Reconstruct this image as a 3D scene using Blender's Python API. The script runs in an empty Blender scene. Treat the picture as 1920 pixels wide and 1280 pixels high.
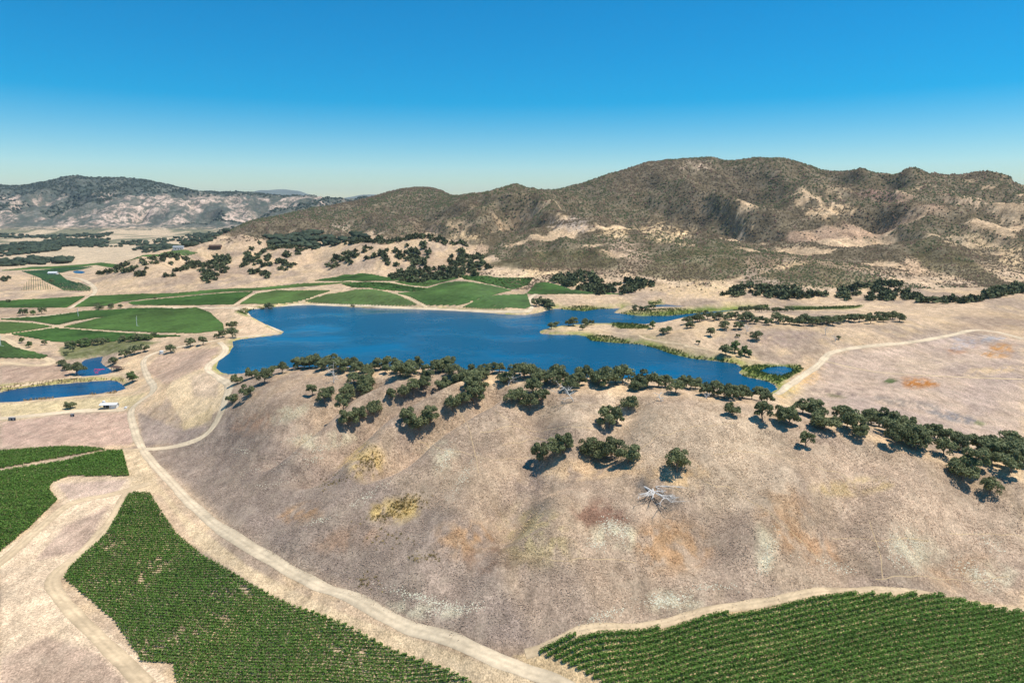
import bpy, math, random
import numpy as np
from math import radians, sin, cos, tan, pi
# ------------------------------------------------------------ camera, sky, sun
scn = bpy.context.scene
CAMZ = 140.0
PITCH = math.atan(0.1953)
SUN_AZ, SUN_EL = radians(88), radians(67)      # azimuth from +Y towards +X
cd = bpy.data.cameras.new('camera'); cam = bpy.data.objects.new('camera', cd)
scn.collection.objects.link(cam); scn.camera = cam
cam.location = (0, 0, CAMZ); cam.rotation_euler = (pi/2 - PITCH, 0, 0)
cd.sensor_width = 36.0; cd.lens = 36.0*1280/1920; cd.clip_start = 1.0; cd.clip_end = 80000
w = bpy.data.worlds.new('World'); scn.world = w; w.use_nodes = True
nt = w.node_tree; bg = nt.nodes['Background']
sky = nt.nodes.new('ShaderNodeTexSky'); sky.sky_type = 'NISHITA'; sky.sun_disc = False
sky.sun_elevation = SUN_EL; sky.sun_rotation = SUN_AZ
sky.altitude = 300; sky.air_density = 1.0; sky.dust_density = 0.0; sky.ozone_density = 3.0
hs = nt.nodes.new('ShaderNodeHueSaturation'); hs.inputs['Saturation'].default_value = 1.85; hs.inputs['Hue'].default_value = .493
nt.links.new(sky.outputs[0], hs.inputs['Color']); nt.links.new(hs.outputs[0], bg.inputs['Color'])
bg.inputs['Strength'].default_value = 0.11
sl = bpy.data.lights.new('sun', 'SUN'); sl.energy = 4.0; sl.angle = radians(0.53); sl.color = (1, .945, .86)
so = bpy.data.objects.new('sun', sl); scn.collection.objects.link(so)
so.rotation_euler = (-(pi/2 - SUN_EL), 0, -SUN_AZ)
scn.view_settings.view_transform = 'Standard'; scn.view_settings.look = 'None'
scn.view_settings.gamma = 1.0; scn.view_settings.exposure = 0.2; scn.view_settings.use_curve_mapping = False
# ------------------------------------------------------------ helpers
rng = np.random.default_rng(7); random.seed(7)
CP, SP = cos(PITCH), sin(PITCH)
def ray(u, v):
    """pixel of the 1920x1280 photograph -> (x/y, dz/dy) of its viewing direction"""
    u = np.asarray(u, float); v = np.asarray(v, float)
    yv = -(v-640)/1280
    dy = CP + yv*SP
    return (u-960)/1280/dy, (-SP + yv*CP)/dy
def project(x, y, z):
    zz = z - CAMZ
    f = y*CP - zz*SP; up = y*SP + zz*CP
    return 960+1280*x/f, 640-1280*up/f
def lin(r, g, b):
    c = np.array([r, g, b], float)/255
    return np.where(c <= .04045, c/12.92, ((c+.055)/1.055)**2.4)
def vnoise(x, y, seed=0):
    r = np.random.default_rng(seed); T = r.random((256, 256))
    xi = np.floor(x).astype(int); yi = np.floor(y).astype(int)
    fx = x-xi; fy = y-yi; fx = fx*fx*(3-2*fx); fy = fy*fy*(3-2*fy)
    a = T[xi & 255, yi & 255]; b = T[(xi+1) & 255, yi & 255]; c = T[xi & 255, (yi+1) & 255]; d = T[(xi+1) & 255, (yi+1) & 255]
    return (a*(1-fx)+b*fx)*(1-fy)+(c*(1-fx)+d*fx)*fy
def fbm(x, y, seed=0, o=4):
    t = 0; a = .5
    for i in range(o):
        t = t+a*vnoise(x*2**i+17*i, y*2**i+31*i, seed+i); a *= .5
    return t/(1-.5**o)
def inpoly(px, py, poly):
    poly = np.asarray(poly, float); r = np.zeros(np.shape(px), bool); j = len(poly)-1
    for i in range(len(poly)):
        xi, yi = poly[i]; xj, yj = poly[j]
        if yi != yj:
            r ^= ((yi > py) != (yj > py)) & (px < (xj-xi)*(py-yi)/(yj-yi)+xi)
        j = i
    return r
def segdist(px, py, pts, closed=False):
    pts = np.asarray(pts, float); best = np.full(np.shape(px), 1e9); n = len(pts)
    for i in range(n if closed else n-1):
        ax, ay = pts[i]; bx, by = pts[(i+1) % n]
        dx, dy = bx-ax, by-ay; L = dx*dx+dy*dy+1e-9
        t = np.clip(((px-ax)*dx+(py-ay)*dy)/L, 0, 1)
        best = np.minimum(best, (px-ax-t*dx)**2+(py-ay-t*dy)**2)
    return np.sqrt(best)
def smooth(e0, e1, x):
    t = np.clip((x-e0)/(e1-e0), 0, 1); return t*t*(3-2*t)
# ------------------------------------------------------------ terrain control points
ctl = []                                        # (s, ln d, z)
def cz(*rows):                                  # pixel + height of the ground there
    for u, v, z in rows:
        s, m = ray(u, v); d = (z-CAMZ)/m
        ctl.append((float(s), math.log(d), z))
def cdist(*rows, back=False):                   # pixel + distance
    for u, v, d in rows:
        s, m = ray(u, v); z = CAMZ+m*d
        ctl.append((float(s), math.log(d), float(z)))
        if back: ctl.append((float(s), math.log(d*1.3), float(z)*.72-10))
def cs(*rows):
    for s, d, z in rows: ctl.append((s, math.log(d), z))
cs((-1.1,105,-2),(-.5,105,-2),(0,105,-2),(.5,105,2),(1.1,105,4))
cz((0,1280,-1),(300,1280,-1),(600,1280,-1),(880,1270,0),(1060,1280,1),(1300,1280,2),(1600,1280,2.5),(1920,1280,1),
   (1000,1225,3),(1200,1190,5),(1440,1145,7.5),(1600,1110,8.5),(1750,1115,7),(1920,1140,3),
   (120,1100,-1),(0,1000,-1),(240,880,0),(0,880,0),(0,830,0),(300,900,0),(400,985,0),(560,1078,0),(750,1165,1),(330,830,0),(245,760,1),(0,775,0),(100,800,0),
   (450,980,4),(430,840,7),(560,900,13),(700,1000,13),(900,1100,12),(1100,1130,12),(850,900,23),(1000,850,31),(1240,920,26),(1400,1000,21),(1700,1000,16),
   (1500,880,32),(1900,1000,11),(640,810,23),(780,820,27),(1000,790,38),(1150,850,33),(620,1050,6),(500,900,10),(1700,900,27),
   (440,740,23),(500,712,30),(560,700,33),(630,702,35),(730,712,38),(800,712,40),(880,720,42),(960,722,44),(1060,740,45),(1160,745,45),(1280,745,46),
   (1400,762,45),(1500,790,42),(1600,815,38),(1700,850,33),(1800,880,28),(1920,905,24),(500,760,26),
   (1500,760,20),(1600,770,19),(1750,790,16),(1900,825,12),(1470,730,21.5),(1700,720,20.5),(1920,760,17),(1700,660,23),(1920,700,22),(1553,660,24),(1600,650,26),(1750,630,28),(1820,612,30),(1920,640,27),(1920,600,31),
   (1040,622,20.5),(1200,622,24),(1300,640,27),(1300,608,32),(1350,600,34),(1420,606,34),(1450,640,28),(1550,606,33),(1690,600,34),(1420,665,21.5),
   (1700,585,27),(1920,570,33),(1500,578,23),(1600,572,25),(1900,560,36),
   (1200,545,26),(1350,555,25),(1500,553,27),(1700,560,29),(1920,545,38),(1100,560,23),(1060,545,27),
   (450,578,21),(520,573,20.5),(640,570,21),(800,577,21),(950,583,21),(680,545,31),(870,528,32),(900,545,32),(960,556,24),(770,540,27),(1010,530,28),(1000,560,22),(600,560,25),(680,515,36),(800,520,34),(500,548,22),(600,525,28),(560,525,26),
   (0,560,8),(100,600,8),(0,640,6),(200,640,8),(420,600,15),(350,600,14),(400,640,17),(230,660,8),(170,690,3),(120,735,.5),(0,740,.5),(60,690,5),(100,670,5),(0,690,6),(300,570,16),(200,565,10),(100,560,9),(300,700,6),(340,660,12),
   (170,545,12),(60,530,14),(30,520,18),(130,545,12),(330,545,18),(430,550,21),(200,512,20),
   (1000,500,46),(1250,520,34),(1100,515,36))
cdist((300,484,1250),(230,496,1230),(380,490,1260),(430,475,1320),(470,463,1400),(560,470,1450),(510,500,1200),(600,500,1200),(720,455,1330),(800,458,1330),(860,490,1200),(650,470,1330),(750,495,1180))
cz((200,485,10),(60,490,8),(150,470,6),(0,470,6),(300,462,8),(100,452,5),(400,455,10),(0,445,6),(200,440,8),(350,445,14),(450,445,25))
# big hill on the right
cdist((860,378,2300),(960,362,2150),(1010,355,2150),(1060,357,2200),(1120,345,2250),(1190,317,2300),(1250,307,2330),(1310,303,2330),(1380,306,2330),(1430,300,2300),(1480,303,2250),(1540,319,2200),(1590,331,2150),(1635,324,1950),(1680,340,1950),(1720,352,1950),(1800,354,1900),(1860,356,1850),(1920,368,1800), back=True)
cdist((900,450,1500),(1000,450,1480),(1100,450,1450),(1270,445,1480),(1400,450,1500),(1550,450,1450),(1700,450,1400),(1850,450,1380),
      (900,410,1850),(1000,400,1850),(1150,400,1850),(1300,390,1880),(1450,390,1850),(1600,390,1750),(1750,400,1650),(1880,400,1600),
      (1250,345,2130),(1400,340,2100),(1520,355,2000),(1000,480,1220),(1150,490,1180),(1300,480,1230),(1450,490,1180),(1600,490,1180),(1750,490,1150),(1880,490,1150),(1400,520,1030),(1600,525,1000),(1750,520,1020))
cdist((790,361,3000),(730,366,3000),(840,372,2950),(700,374,2950),(640,386,2900),(560,400,2800), back=True)
cdist((480,418,2500),(600,430,2000),(700,420,2200),(800,410,2200),(560,450,1750),(700,445,1600),(640,440,1750))
# far range on the left
cdist((0,349,6400),(60,353,6200),(110,338,5700),(135,331,5600),(200,334,5600),(300,345,5600),(360,361,5700),(440,362,6000),(520,368,6000),(600,373,5600),(640,377,5200), back=True)
cdist((250,372,4900),(330,380,4800),(100,390,4700),(0,385,4900),(180,400,4500),(60,415,4300),(300,410,4400),(420,400,4600),(520,395,4700))
cz((0,434,6),(120,434,6),(250,434,8),(400,432,12))
cs((-1.1,5500,300),(-1.1,4000,20),(-1.1,2500,6),(-1.1,1200,10),(-1.1,700,6),(-1.1,400,2),(-1.1,220,0),(1.1,170,0),(1.1,230,12),(1.1,300,18),(1.1,400,14),(1.1,600,28),(1.1,900,45),(1.1,1400,110),(1.1,2000,260),(1.1,3000,160),
   (-.9,9000,60),(-.3,9000,60),(.3,9000,60),(.9,9000,60),(0,5000,60),(.6,5000,80),(-1,28000,60),(0,28000,60),(1,28000,60))
C = np.array(ctl); CX = C[:, 0]*1.6; CY = C[:, 1]; n = len(C)
def kern(r2): return np.where(r2 > 0, .5*r2*np.log(r2+1e-12), 0)
A = np.zeros((n+3, n+3)); A[:n, :n] = kern((CX[:, None]-CX)**2+(CY[:, None]-CY)**2)+np.eye(n)*2e-4
A[:n, n] = 1; A[:n, n+1] = CX; A[:n, n+2] = CY; A[n:, :n] = A[:n, n:].T
W = np.linalg.solve(A, np.concatenate([C[:, 2], [0, 0, 0]]))
def tps(s, ld):
    s = np.ravel(s)*1.6; ld = np.ravel(ld); out = np.empty(len(s))
    for i in range(0, len(s), 60000):
        a, b = s[i:i+60000], ld[i:i+60000]
        out[i:i+60000] = kern((a[:, None]-CX)**2+(b[:, None]-CY)**2)@W[:n]+W[n]+W[n+1]*a+W[n+2]*b
    return out
# rows (distance) and columns (x/y) of the terrain sheet
D = [105.0]
while D[-1] < 9500: D.append(D[-1]+max(.9, min(D[-1]**2/52000, .0085*D[-1])))
while D[-1] < 28000: D.append(D[-1]*1.06)
D = np.array(D); S = np.linspace(-1.12, 1.12, 761); LD = np.log(D)
NR, NC = len(D), len(S)
# evaluate the smooth surface on every second node, then interpolate
Ls = np.linspace(LD[0], LD[-1], 420); Ss = np.linspace(S[0], S[-1], 260)
Z0 = tps(np.tile(Ss, 420), np.repeat(Ls, 260)).reshape(420, 260)
def bil(Zg, r, c):
    r = np.clip(r, 0, Zg.shape[0]-1.001); c = np.clip(c, 0, Zg.shape[1]-1.001)
    i = r.astype(int); j = c.astype(int); a = r-i; b = c-j
    return (Zg[i, j]*(1-b)+Zg[i, j+1]*b)*(1-a)+(Zg[i+1, j]*(1-b)+Zg[i+1, j+1]*b)*a
RR, CC = np.meshgrid((LD-Ls[0])/(Ls[1]-Ls[0]), (S-Ss[0])/(Ss[1]-Ss[0]), indexing='ij')
Z = bil(Z0, RR, CC)
Y = np.repeat(D[:, None], NC, 1); X = Y*S[None, :]
def height(x, y):
    x = np.asarray(x, float); y = np.asarray(y, float)
    r = np.interp(y, D, np.arange(NR)); c = (x/np.maximum(y, 1)-S[0])/(S[1]-S[0])
    return bil(Z, np.atleast_1d(r), np.atleast_1d(c)).reshape(np.shape(x))
def hit(u, v):
    """pixels -> points on the terrain (first surface met)"""
    s, m = ray(np.atleast_1d(u), np.atleast_1d(v)); out = np.zeros((len(s), 3))
    for k in range(len(s)):
        c = np.clip((s[k]-S[0])/(S[1]-S[0]), 0, NC-1.001); j = int(c); b = c-j
        prof = Z[:, j]*(1-b)+Z[:, j+1]*b - (CAMZ+m[k]*D)
        i = np.argmax(prof > 0)
        if prof[i] <= 0: i = NR-1
        t = prof[i-1]/(prof[i-1]-prof[i]) if i > 0 and prof[i] > 0 else 0
        d = D[i-1]+t*(D[i]-D[i-1]) if i > 0 else D[0]
        out[k] = (s[k]*d, d, CAMZ+m[k]*d)
    return out
def plane_pts(poly, z):
    p = np.array(poly, float); s, m = ray(p[:, 0], p[:, 1]); d = (z-CAMZ)/m
    return np.stack([s*d, d], 1)
# relief: gullies of the big hill, small unevenness, carved draws in the near hillside
mt = smooth(28, 90, Z)*smooth(950, 1200, Y)
rg = 1-np.abs(2*fbm(X/330+3, Y/520, 11, 4)-1)*2
calm = np.interp(Y, [1850, 2250, 2700, 3500, 3900, 5100, 5500], [1, .35, .10, .10, .9, .9, .3])
Z += mt*(smooth(0, 1, rg)*84-46)*np.clip(Y/1800, .45, 1.1)*calm
rg2 = 1-np.abs(2*fbm(X/120+9, Y/170+5, 21, 3)-1)*2
Z += mt*(rg2-.5)*20*np.clip(Y/1800, .5, 1.6)*calm
hl = smooth(14, 40, Z)*(1-smooth(950, 1000, Y))
Z += (fbm(X/45, Y/45, 5, 3)-.5)*3.0*hl + (fbm(X/9, Y/9, 8, 3)-.5)*.5*smooth(2, 12, Z)*(1-smooth(900, 1400, Y))
mid = (1-smooth(1500, 1700, Y))*smooth(950, 1050, Y)*smooth(24, 45, Z)
Z += mid*((fbm(X/90, Y/120, 31, 3)-.5)*16+(.5-np.abs(2*fbm(X/60+5, Y/140, 33, 3)-1)*2)*9)
# rounded spurs in front of the big hill
for u, v, d, r, hh in ((1290,500,1120,95,26),(1000,492,1150,110,18),(1530,505,1050,75,16),(1760,470,1150,70,24),(1640,360,1900,120,18),(680,560,830,70,5),(860,545,870,75,5),(1900,440,1450,110,25),(1120,470,1320,90,20)):
    s, m = ray(u, v); Z += hh*np.exp(-((X-s*d)**2+((Y-d)/1.3)**2)/(2*r*r))
def carve(px, depth, sig, lift=0, off=0):
    P = hit(*np.array(px, float).T)[:, :2]; dist = segdist(X, Y, P)
    g = np.exp(-dist**2/(2*sig*sig))
    return -depth*g
near = Y < 520
dz = 0
for line, dep, sg in (([(520,850),(560,818),(600,787),(630,758),(665,738),(700,724)],6,8),([(590,880),(640,826),(680,797),(720,771),(760,751),(838,716)],8,9),([(720,880),(770,836),(800,818),(850,789),(900,761),(935,735)],8,9),
        ([(560,865),(620,800),(670,758),(720,735)],-3.5,9),([(680,880),(740,805),(800,765),(860,732)],-4,9),([(790,900),(850,830),(910,780),(950,745)],-4.5,11),
        ([(1050,900),(1100,862),(1140,825),(1180,765)],5,10),([(950,970),(990,890),(1005,810),(1005,760)],4.5,10),([(1040,1010),(1062,910),(1070,810)],-3.5,11),([(1200,1000),(1215,880),(1230,790)],-2.5,13),
        ([(1320,1010),(1390,910),(1440,815)],4,11),([(1440,1010),(1480,900)],-3,12),([(1555,1030),(1590,930),(1620,850)],4,11),([(1660,1040),(1690,930)],-3,12),([(1760,1050),(1800,960),(1830,905)],3.5,10),
        ([(640,1060),(720,980),(790,920)],3,10),([(560,1010),(640,950),(720,900)],-2.5,10),([(860,1080),(920,1000),(960,950)],3,9),([(780,1080),(860,980),(900,900)],-2.5,11)):
    dz = dz+carve(line, dep*1.35, sg*.78)
Z += np.where(near, dz, 0)
# water bodies
LAKE = [(405,690),(410,676),(430,662),(437,648),(436,640),(450,636),(490,631),(528,626),(531,622),(500,609),(470,593),(462,585),(470,580),(500,576),(540,573),(580,571),(640,574),(690,577),(740,578),(800,580),(850,582),(900,585),(950,589),(985,590),(1010,586),(1040,578),(1060,580),(1095,583),(1120,579),(1150,578),(1165,577),(1152,586),(1200,592),(1250,592),(1290,588),(1380,580),(1400,580),(1395,583),(1330,595),(1290,602),(1250,606),(1225,612),(1205,612),(1150,607),(1100,607),(1040,612),(1012,621),(1014,625),(1040,627),(1080,627),(1100,630),(1110,638),(1150,642),(1200,645),(1230,652),(1260,663),(1300,672),(1340,676),(1380,681),(1395,690),(1385,698),(1400,706),(1440,714),(1455,722),(1458,730),(1440,740),(1400,748),(1300,743),(1200,742),(1080,737),(1000,727),(880,719),(800,711),(700,707),(600,702),(540,702),(500,706),(460,705),(430,703),(415,698)]
POOL = [(1222,578),(1225,571),(1250,570),(1275,573),(1302,576),(1270,580),(1240,580)]
COVE = [(1418,697),(1440,687),(1470,686),(1490,690),(1488,698),(1465,706),(1440,702)]
POND = [(140,700),(150,682),(157,675),(165,672),(195,667),(190,680),(205,690),(218,698),(185,703),(155,706)]
CANAL = [(-70,738),(0,735),(30,728),(80,722),(130,718),(165,715),(205,712),(218,713),(230,720),(238,728),(225,733),(190,737),(150,741),(100,746),(60,750),(30,753),(0,754),(-70,760)]
TARN = [(136,509),(143,507),(155,508),(162,511),(152,513),(140,512)]
waters = [('lake', LAKE, 19.0, 2.2, 11, 2.6), ('back_pool', POOL, 19.0, .6, 4, 3), ('cove', COVE, 19.05, .5, 3, 3), ('upper_pond', POND, 2.0, 1.2, 4, 2.2), ('lower_pond', CANAL, 0.0, 1.6, 5, 2.2), ('far_pond', TARN, 19.0, 1.5, 8, 3)]
wpoly = {}
lake_d = None
for nm, poly, zw, crest, cw, fall in waters:
    if nm == 'far_pond':
        zw = float(height(*hit([150], [510])[0, :2]))
    P = plane_pts(poly, zw); wpoly[nm] = (P, zw)
    x0, y0 = P.min(0)-160; x1, y1 = P.max(0)+160
    k = (X > x0) & (X < x1) & (Y > y0) & (Y < y1)
    x, y, z = X[k], Y[k], Z[k]
    dist = segdist(x, y, P, True); ins = inpoly(x, y, P)
    lo = zw+np.minimum(.12*dist+.02, crest)-np.maximum(0, (dist-cw)/fall)
    hi = zw+.42*dist+.25
    zo = np.maximum(z, lo); zo = np.where(dist < 90, np.minimum(zo, hi), zo)
    Z[k] = np.where(ins, zw-np.minimum(.16*dist+.02, 3), zo)
    if nm == 'lake':
        lake_d = np.full(X.shape, 1e3); lake_d[k] = np.where(ins, -dist, dist)
# ------------------------------------------------------------ materials
def newmat(name, rough=.9, spec=.15):
    m = bpy.data.materials.new(name); m.use_nodes = True
    b = m.node_tree.nodes['Principled BSDF']; b.inputs['Roughness'].default_value = rough
    b.inputs['Specular IOR Level'].default_value = spec
    return m, m.node_tree, b
def noise_node(t, scale, detail=3, vec=None, rough=.6):
    x = t.nodes.new('ShaderNodeTexNoise'); x.inputs['Scale'].default_value = scale; x.inputs['Detail'].default_value = detail
    x.inputs['Roughness'].default_value = rough
    if vec is not None: t.links.new(vec, x.inputs['Vector'])
    return x.outputs[0]
def ramp(t, src, a, b, lo=0., hi=1.):
    r = t.nodes.new('ShaderNodeMapRange'); r.inputs[1].default_value = lo; r.inputs[2].default_value = hi
    r.inputs[3].default_value = a; r.inputs[4].default_value = b; t.links.new(src, r.inputs[0]); return r.outputs[0]
def mul(t, *socks):
    o = socks[0]
    for s in socks[1:]:
        m = t.nodes.new('ShaderNodeMath'); m.operation = 'MULTIPLY'; t.links.new(o, m.inputs[0]); t.links.new(s, m.inputs[1]); o = m.outputs[0]
    return o
def scale_col(t, col, fac):
    v = t.nodes.new('ShaderNodeVectorMath'); v.operation = 'SCALE'; t.links.new(col, v.inputs[0]); t.links.new(fac, v.inputs['Scale']); return v.outputs[0]
def mix_col(t, a, b, fac):
    m = t.nodes.new('ShaderNodeMix'); m.data_type = 'RGBA'
    for s, k in ((a, 6), (b, 7)):
        if isinstance(s, (tuple, list, np.ndarray)): m.inputs[k].default_value = (*[float(q) for q in s[:3]], 1)
        else: t.links.new(s, m.inputs[k])
    if isinstance(fac, float): m.inputs[0].default_value = fac
    else: t.links.new(fac, m.inputs[0])
    return m.outputs[2]
def attr(t, name):
    a = t.nodes.new('ShaderNodeAttribute'); a.attribute_name = name; return a
def bump(t, b, h, dist, strength=.6):
    n_ = t.nodes.new('ShaderNodeBump'); n_.inputs['Strength'].default_value = strength; n_.inputs['Distance'].default_value = dist
    t.links.new(h, n_.inputs['Height']); t.links.new(n_.outputs[0], b.inputs['Normal'])
def geo_pos(t):
    return t.nodes.new('ShaderNodeNewGeometry').outputs['Position']
def stretched(t, sx, sy, sz, rot=0):
    m = t.nodes.new('ShaderNodeMapping'); m.inputs['Scale'].default_value = (sx, sy, sz); m.inputs['Rotation'].default_value = (0, 0, rot)
    t.links.new(geo_pos(t), m.inputs['Vector']); return m.outputs[0]
def ground_mat(name, amp, s1, s2, s3):
    m, t, b = newmat(name, .95, .05)
    col = attr(t, 'Col').outputs['Color']; p = geo_pos(t)
    n1 = noise_node(t, s1, 4, p, .75); n2 = noise_node(t, s2, 4, stretched(t, 1, .45, 1, .5), .65); n3 = noise_node(t, s3, 3, p)
    f = mul(t, ramp(t, n1, 1-amp*1.5, 1+amp*1.5, .25, .75), ramp(t, n2, 1-amp, 1+amp, .3, .7), ramp(t, n3, 1-amp*.6, 1+amp*.6, .3, .7))
    fine = noise_node(t, s1*2.6, 2, stretched(t, 1, .6, 1, -.6), .7)
    c = scale_col(t, col, mul(t, f, ramp(t, fine, .62, 1.3, .33, .64)))
    n4 = noise_node(t, s2*.6, 3, p)
    c = mix_col(t, c, scale_col(t, mix_col(t, c, (1, .80, .55), .25), ramp(t, n4, .9, .9)), ramp(t, n4, 0, .7, .45, .75))
    t.links.new(c, b.inputs['Base Color']); bump(t, b, n1, .35, .5)
    return m
M = {}
M['grass'] = ground_mat('dry_grass', .30, .9, .22, .03)
M['scrub'] = ground_mat('dry_scrub_hill', .36, .16, .05, .012)
M['far'] = ground_mat('far_scrub_hill', .25, .03, .012, .004)
t = M['far'].node_tree; b = t.nodes['Principled BSDF']; src = b.inputs['Base Color'].links[0].from_socket
sp_ = ramp(t, noise_node(t, .022, 4, geo_pos(t), .75), 0, .85, .47, .54)
t.links.new(mix_col(t, src, lin(84, 92, 80), sp_), b.inputs['Base Color'])
def flat_mat(name, c, var=.15, sc=.6, rough=.9, bumpd=0):
    m, t, b = newmat(name, rough)
    nn = noise_node(t, sc, 4, geo_pos(t), .7); rgb = t.nodes.new('ShaderNodeRGB'); rgb.outputs[0].default_value = (*[float(q) for q in c], 1)
    t.links.new(scale_col(t, rgb.outputs[0], ramp(t, nn, 1-var, 1+var, .25, .75)), b.inputs['Base Color'])
    if bumpd: bump(t, b, nn, bumpd)
    return m
M['road'] = flat_mat('pale_gravel_road', lin(220, 198, 166), .16, .5, .95, .05)
M['dirt'] = flat_mat('dirt_track', lin(212, 186, 150), .2, .35, .95, .05)
for k_ in ('road', 'dirt'):
    t = M[k_].node_tree; b = t.nodes['Principled BSDF']; src = b.inputs['Base Color'].links[0].from_socket
    vm = t.nodes.new('ShaderNodeVectorMath'); vm.operation = 'MULTIPLY'; t.links.new(src, vm.inputs[0]); t.links.new(attr(t, 'Col').outputs['Color'], vm.inputs[1]); t.links.new(vm.outputs[0], b.inputs['Base Color'])
M['trail'] = flat_mat('trodden_straw', lin(206, 178, 136), .25, 1.5)
M['white'] = flat_mat('white_paint', (.78, .78, .76), .05, 1, .5)
M['wood'] = flat_mat('weathered_brown_wood', lin(104, 84, 72), .2, 2, .8)
M['dark'] = flat_mat('dark_grey_metal', (.06, .065, .07), .2, 2, .6)
M['grey'] = flat_mat('grey_metal', (.35, .36, .36), .1, 2, .45)
M['pink'] = flat_mat('pink_plastic', lin(225, 70, 110), .05, 1, .4)
M['deadwood'] = flat_mat('bleached_dead_wood', lin(226, 220, 210), .12, 3, .85)
M['bark'] = flat_mat('oak_bark', lin(120, 108, 98), .25, 3, .9)
def leaf_mat(name, c, var=.35, trans=.12):
    m, t, b = newmat(name, .65, .2)
    a = attr(t, 'shade').outputs['Fac']; oi = t.nodes.new('ShaderNodeObjectInfo').outputs['Random']
    rgb = t.nodes.new('ShaderNodeRGB'); rgb.outputs[0].default_value = (*[float(q) for q in c], 1)
    cc = scale_col(t, rgb.outputs[0], mul(t, ramp(t, a, 1-var, 1+var), ramp(t, oi, .8, 1.2)))
    cc = mix_col(t, cc, scale_col(t, mix_col(t, cc, (.14, .12, .05), .5), ramp(t, oi, 1, 1)), ramp(t, oi, 0, .55, .55, 1.))
    t.links.new(cc, b.inputs['Base Color'])
    if trans:
        tr = t.nodes.new('ShaderNodeBsdfTranslucent'); t.links.new(cc, tr.inputs[0])
        mx = t.nodes.new('ShaderNodeMixShader'); mx.inputs[0].default_value = trans
        t.links.new(b.outputs[0], mx.inputs[1]); t.links.new(tr.outputs[0], mx.inputs[2]); t.links.new(mx.outputs[0], t.nodes['Material Output'].inputs[0])
    return m
M['oak'] = leaf_mat('oak_foliage', (.205, .225, .100), .45, .2)
M['willow'] = leaf_mat('pale_green_foliage', (.16, .22, .07))
M['vine'] = leaf_mat('vine_leaves', (.130, .245, .036), .45, .28)
M['vinefar'] = leaf_mat('vine_leaves_far', (.058, .122, .026), .55, 0)
M['reed'] = leaf_mat('green_reeds', (.11, .17, .035), .45)
M['straw'] = leaf_mat('straw_reeds', (.48, .36, .2), .3)
M['flower'] = leaf_mat('pale_wildflowers', (.66, .62, .46), .25, 0)
M['weed'] = leaf_mat('yellow_weeds', (.45, .34, .12), .3, 0)
def chap_mat():
    m, t, b = newmat('chaparral', .8, .1)
    col = attr(t, 'Col').outputs['Color']; t.links.new(col, b.inputs['Base Color']); return m
M['chap'] = chap_mat()
def water_mat(name, deep, waves):
    m, t, b = newmat(name, .08, .5)
    p = geo_pos(t)
    n1 = noise_node(t, .55, 4, p, .7); n2 = noise_node(t, .012, 3, stretched(t, 1, 1.4, 1, .2)); n3 = noise_node(t, .12, 3, p)
    calm = ramp(t, n2, .25, 1., .34, .5)
    t.links.new(mix_col(t, tuple(q*.92 for q in deep), tuple(q*1.08 for q in deep), ramp(t, n2, 1, 0, .36, .56)), b.inputs['Base Color'])  # calm patches slightly lighter: a faint sky reflection painted into the base colour
    b.inputs['IOR'].default_value = 1.33
    h = t.nodes.new('ShaderNodeMath'); h.operation = 'ADD'; t.links.new(n1, h.inputs[0]); t.links.new(n3, h.inputs[1])
    hm = mul(t, h.outputs[0], calm)
    t.links.new(ramp(t, n2, .05, .28, .34, .5), b.inputs['Roughness'])
    bump(t, b, hm, waves, 1.0)
    return m
M['lake'] = water_mat('lake_water', (.0, .084, .165), .3)
M['pond'] = water_mat('pond_water', (.003, .07, .16), .3)
# ------------------------------------------------------------ mesh helpers
COL = scn.collection
def mesh_np(name, verts, faces, mat=None, shade=None, col=None, smooth_=False):
    """faces: (n,3) or (n,4) int array"""
    me = bpy.data.meshes.new(name); verts = np.ascontiguousarray(verts, np.float32); faces = np.ascontiguousarray(faces, np.int32)
    k = faces.shape[1]; me.vertices.add(len(verts)); me.vertices.foreach_set('co', verts.ravel())
    me.loops.add(faces.size); me.loops.foreach_set('vertex_index', faces.ravel())
    me.polygons.add(len(faces)); me.polygons.foreach_set('loop_start', np.arange(0, faces.size, k, dtype=np.int32))
    me.polygons.foreach_set('loop_total', np.full(len(faces), k, np.int32))
    if smooth_: me.polygons.foreach_set('use_smooth', np.ones(len(faces), bool))
    if shade is not None:
        a = me.attributes.new('shade', 'FLOAT', 'POINT'); a.data.foreach_set('value', np.ascontiguousarray(shade, np.float32))
    if col is not None:
        a = me.color_attributes.new('Col', 'FLOAT_COLOR', 'POINT')
        a.data.foreach_set('color', np.ascontiguousarray(np.concatenate([col, np.ones((len(col), 1))], 1), np.float32).ravel())
    me.update(calc_edges=True); me.validate()
    if mat: me.materials.append(mat)
    return me
def link(name, me, parent=None, label=None, cat=None, group=None, kind=None, loc=None):
    o = bpy.data.objects.new(name, me); COL.objects.link(o)
    if parent: o.parent = parent
    if loc is not None: o.location = loc
    for k, v in (('label', label), ('category', cat), ('group', group), ('kind', kind)):
        if v: o[k] = v
    return o
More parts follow.
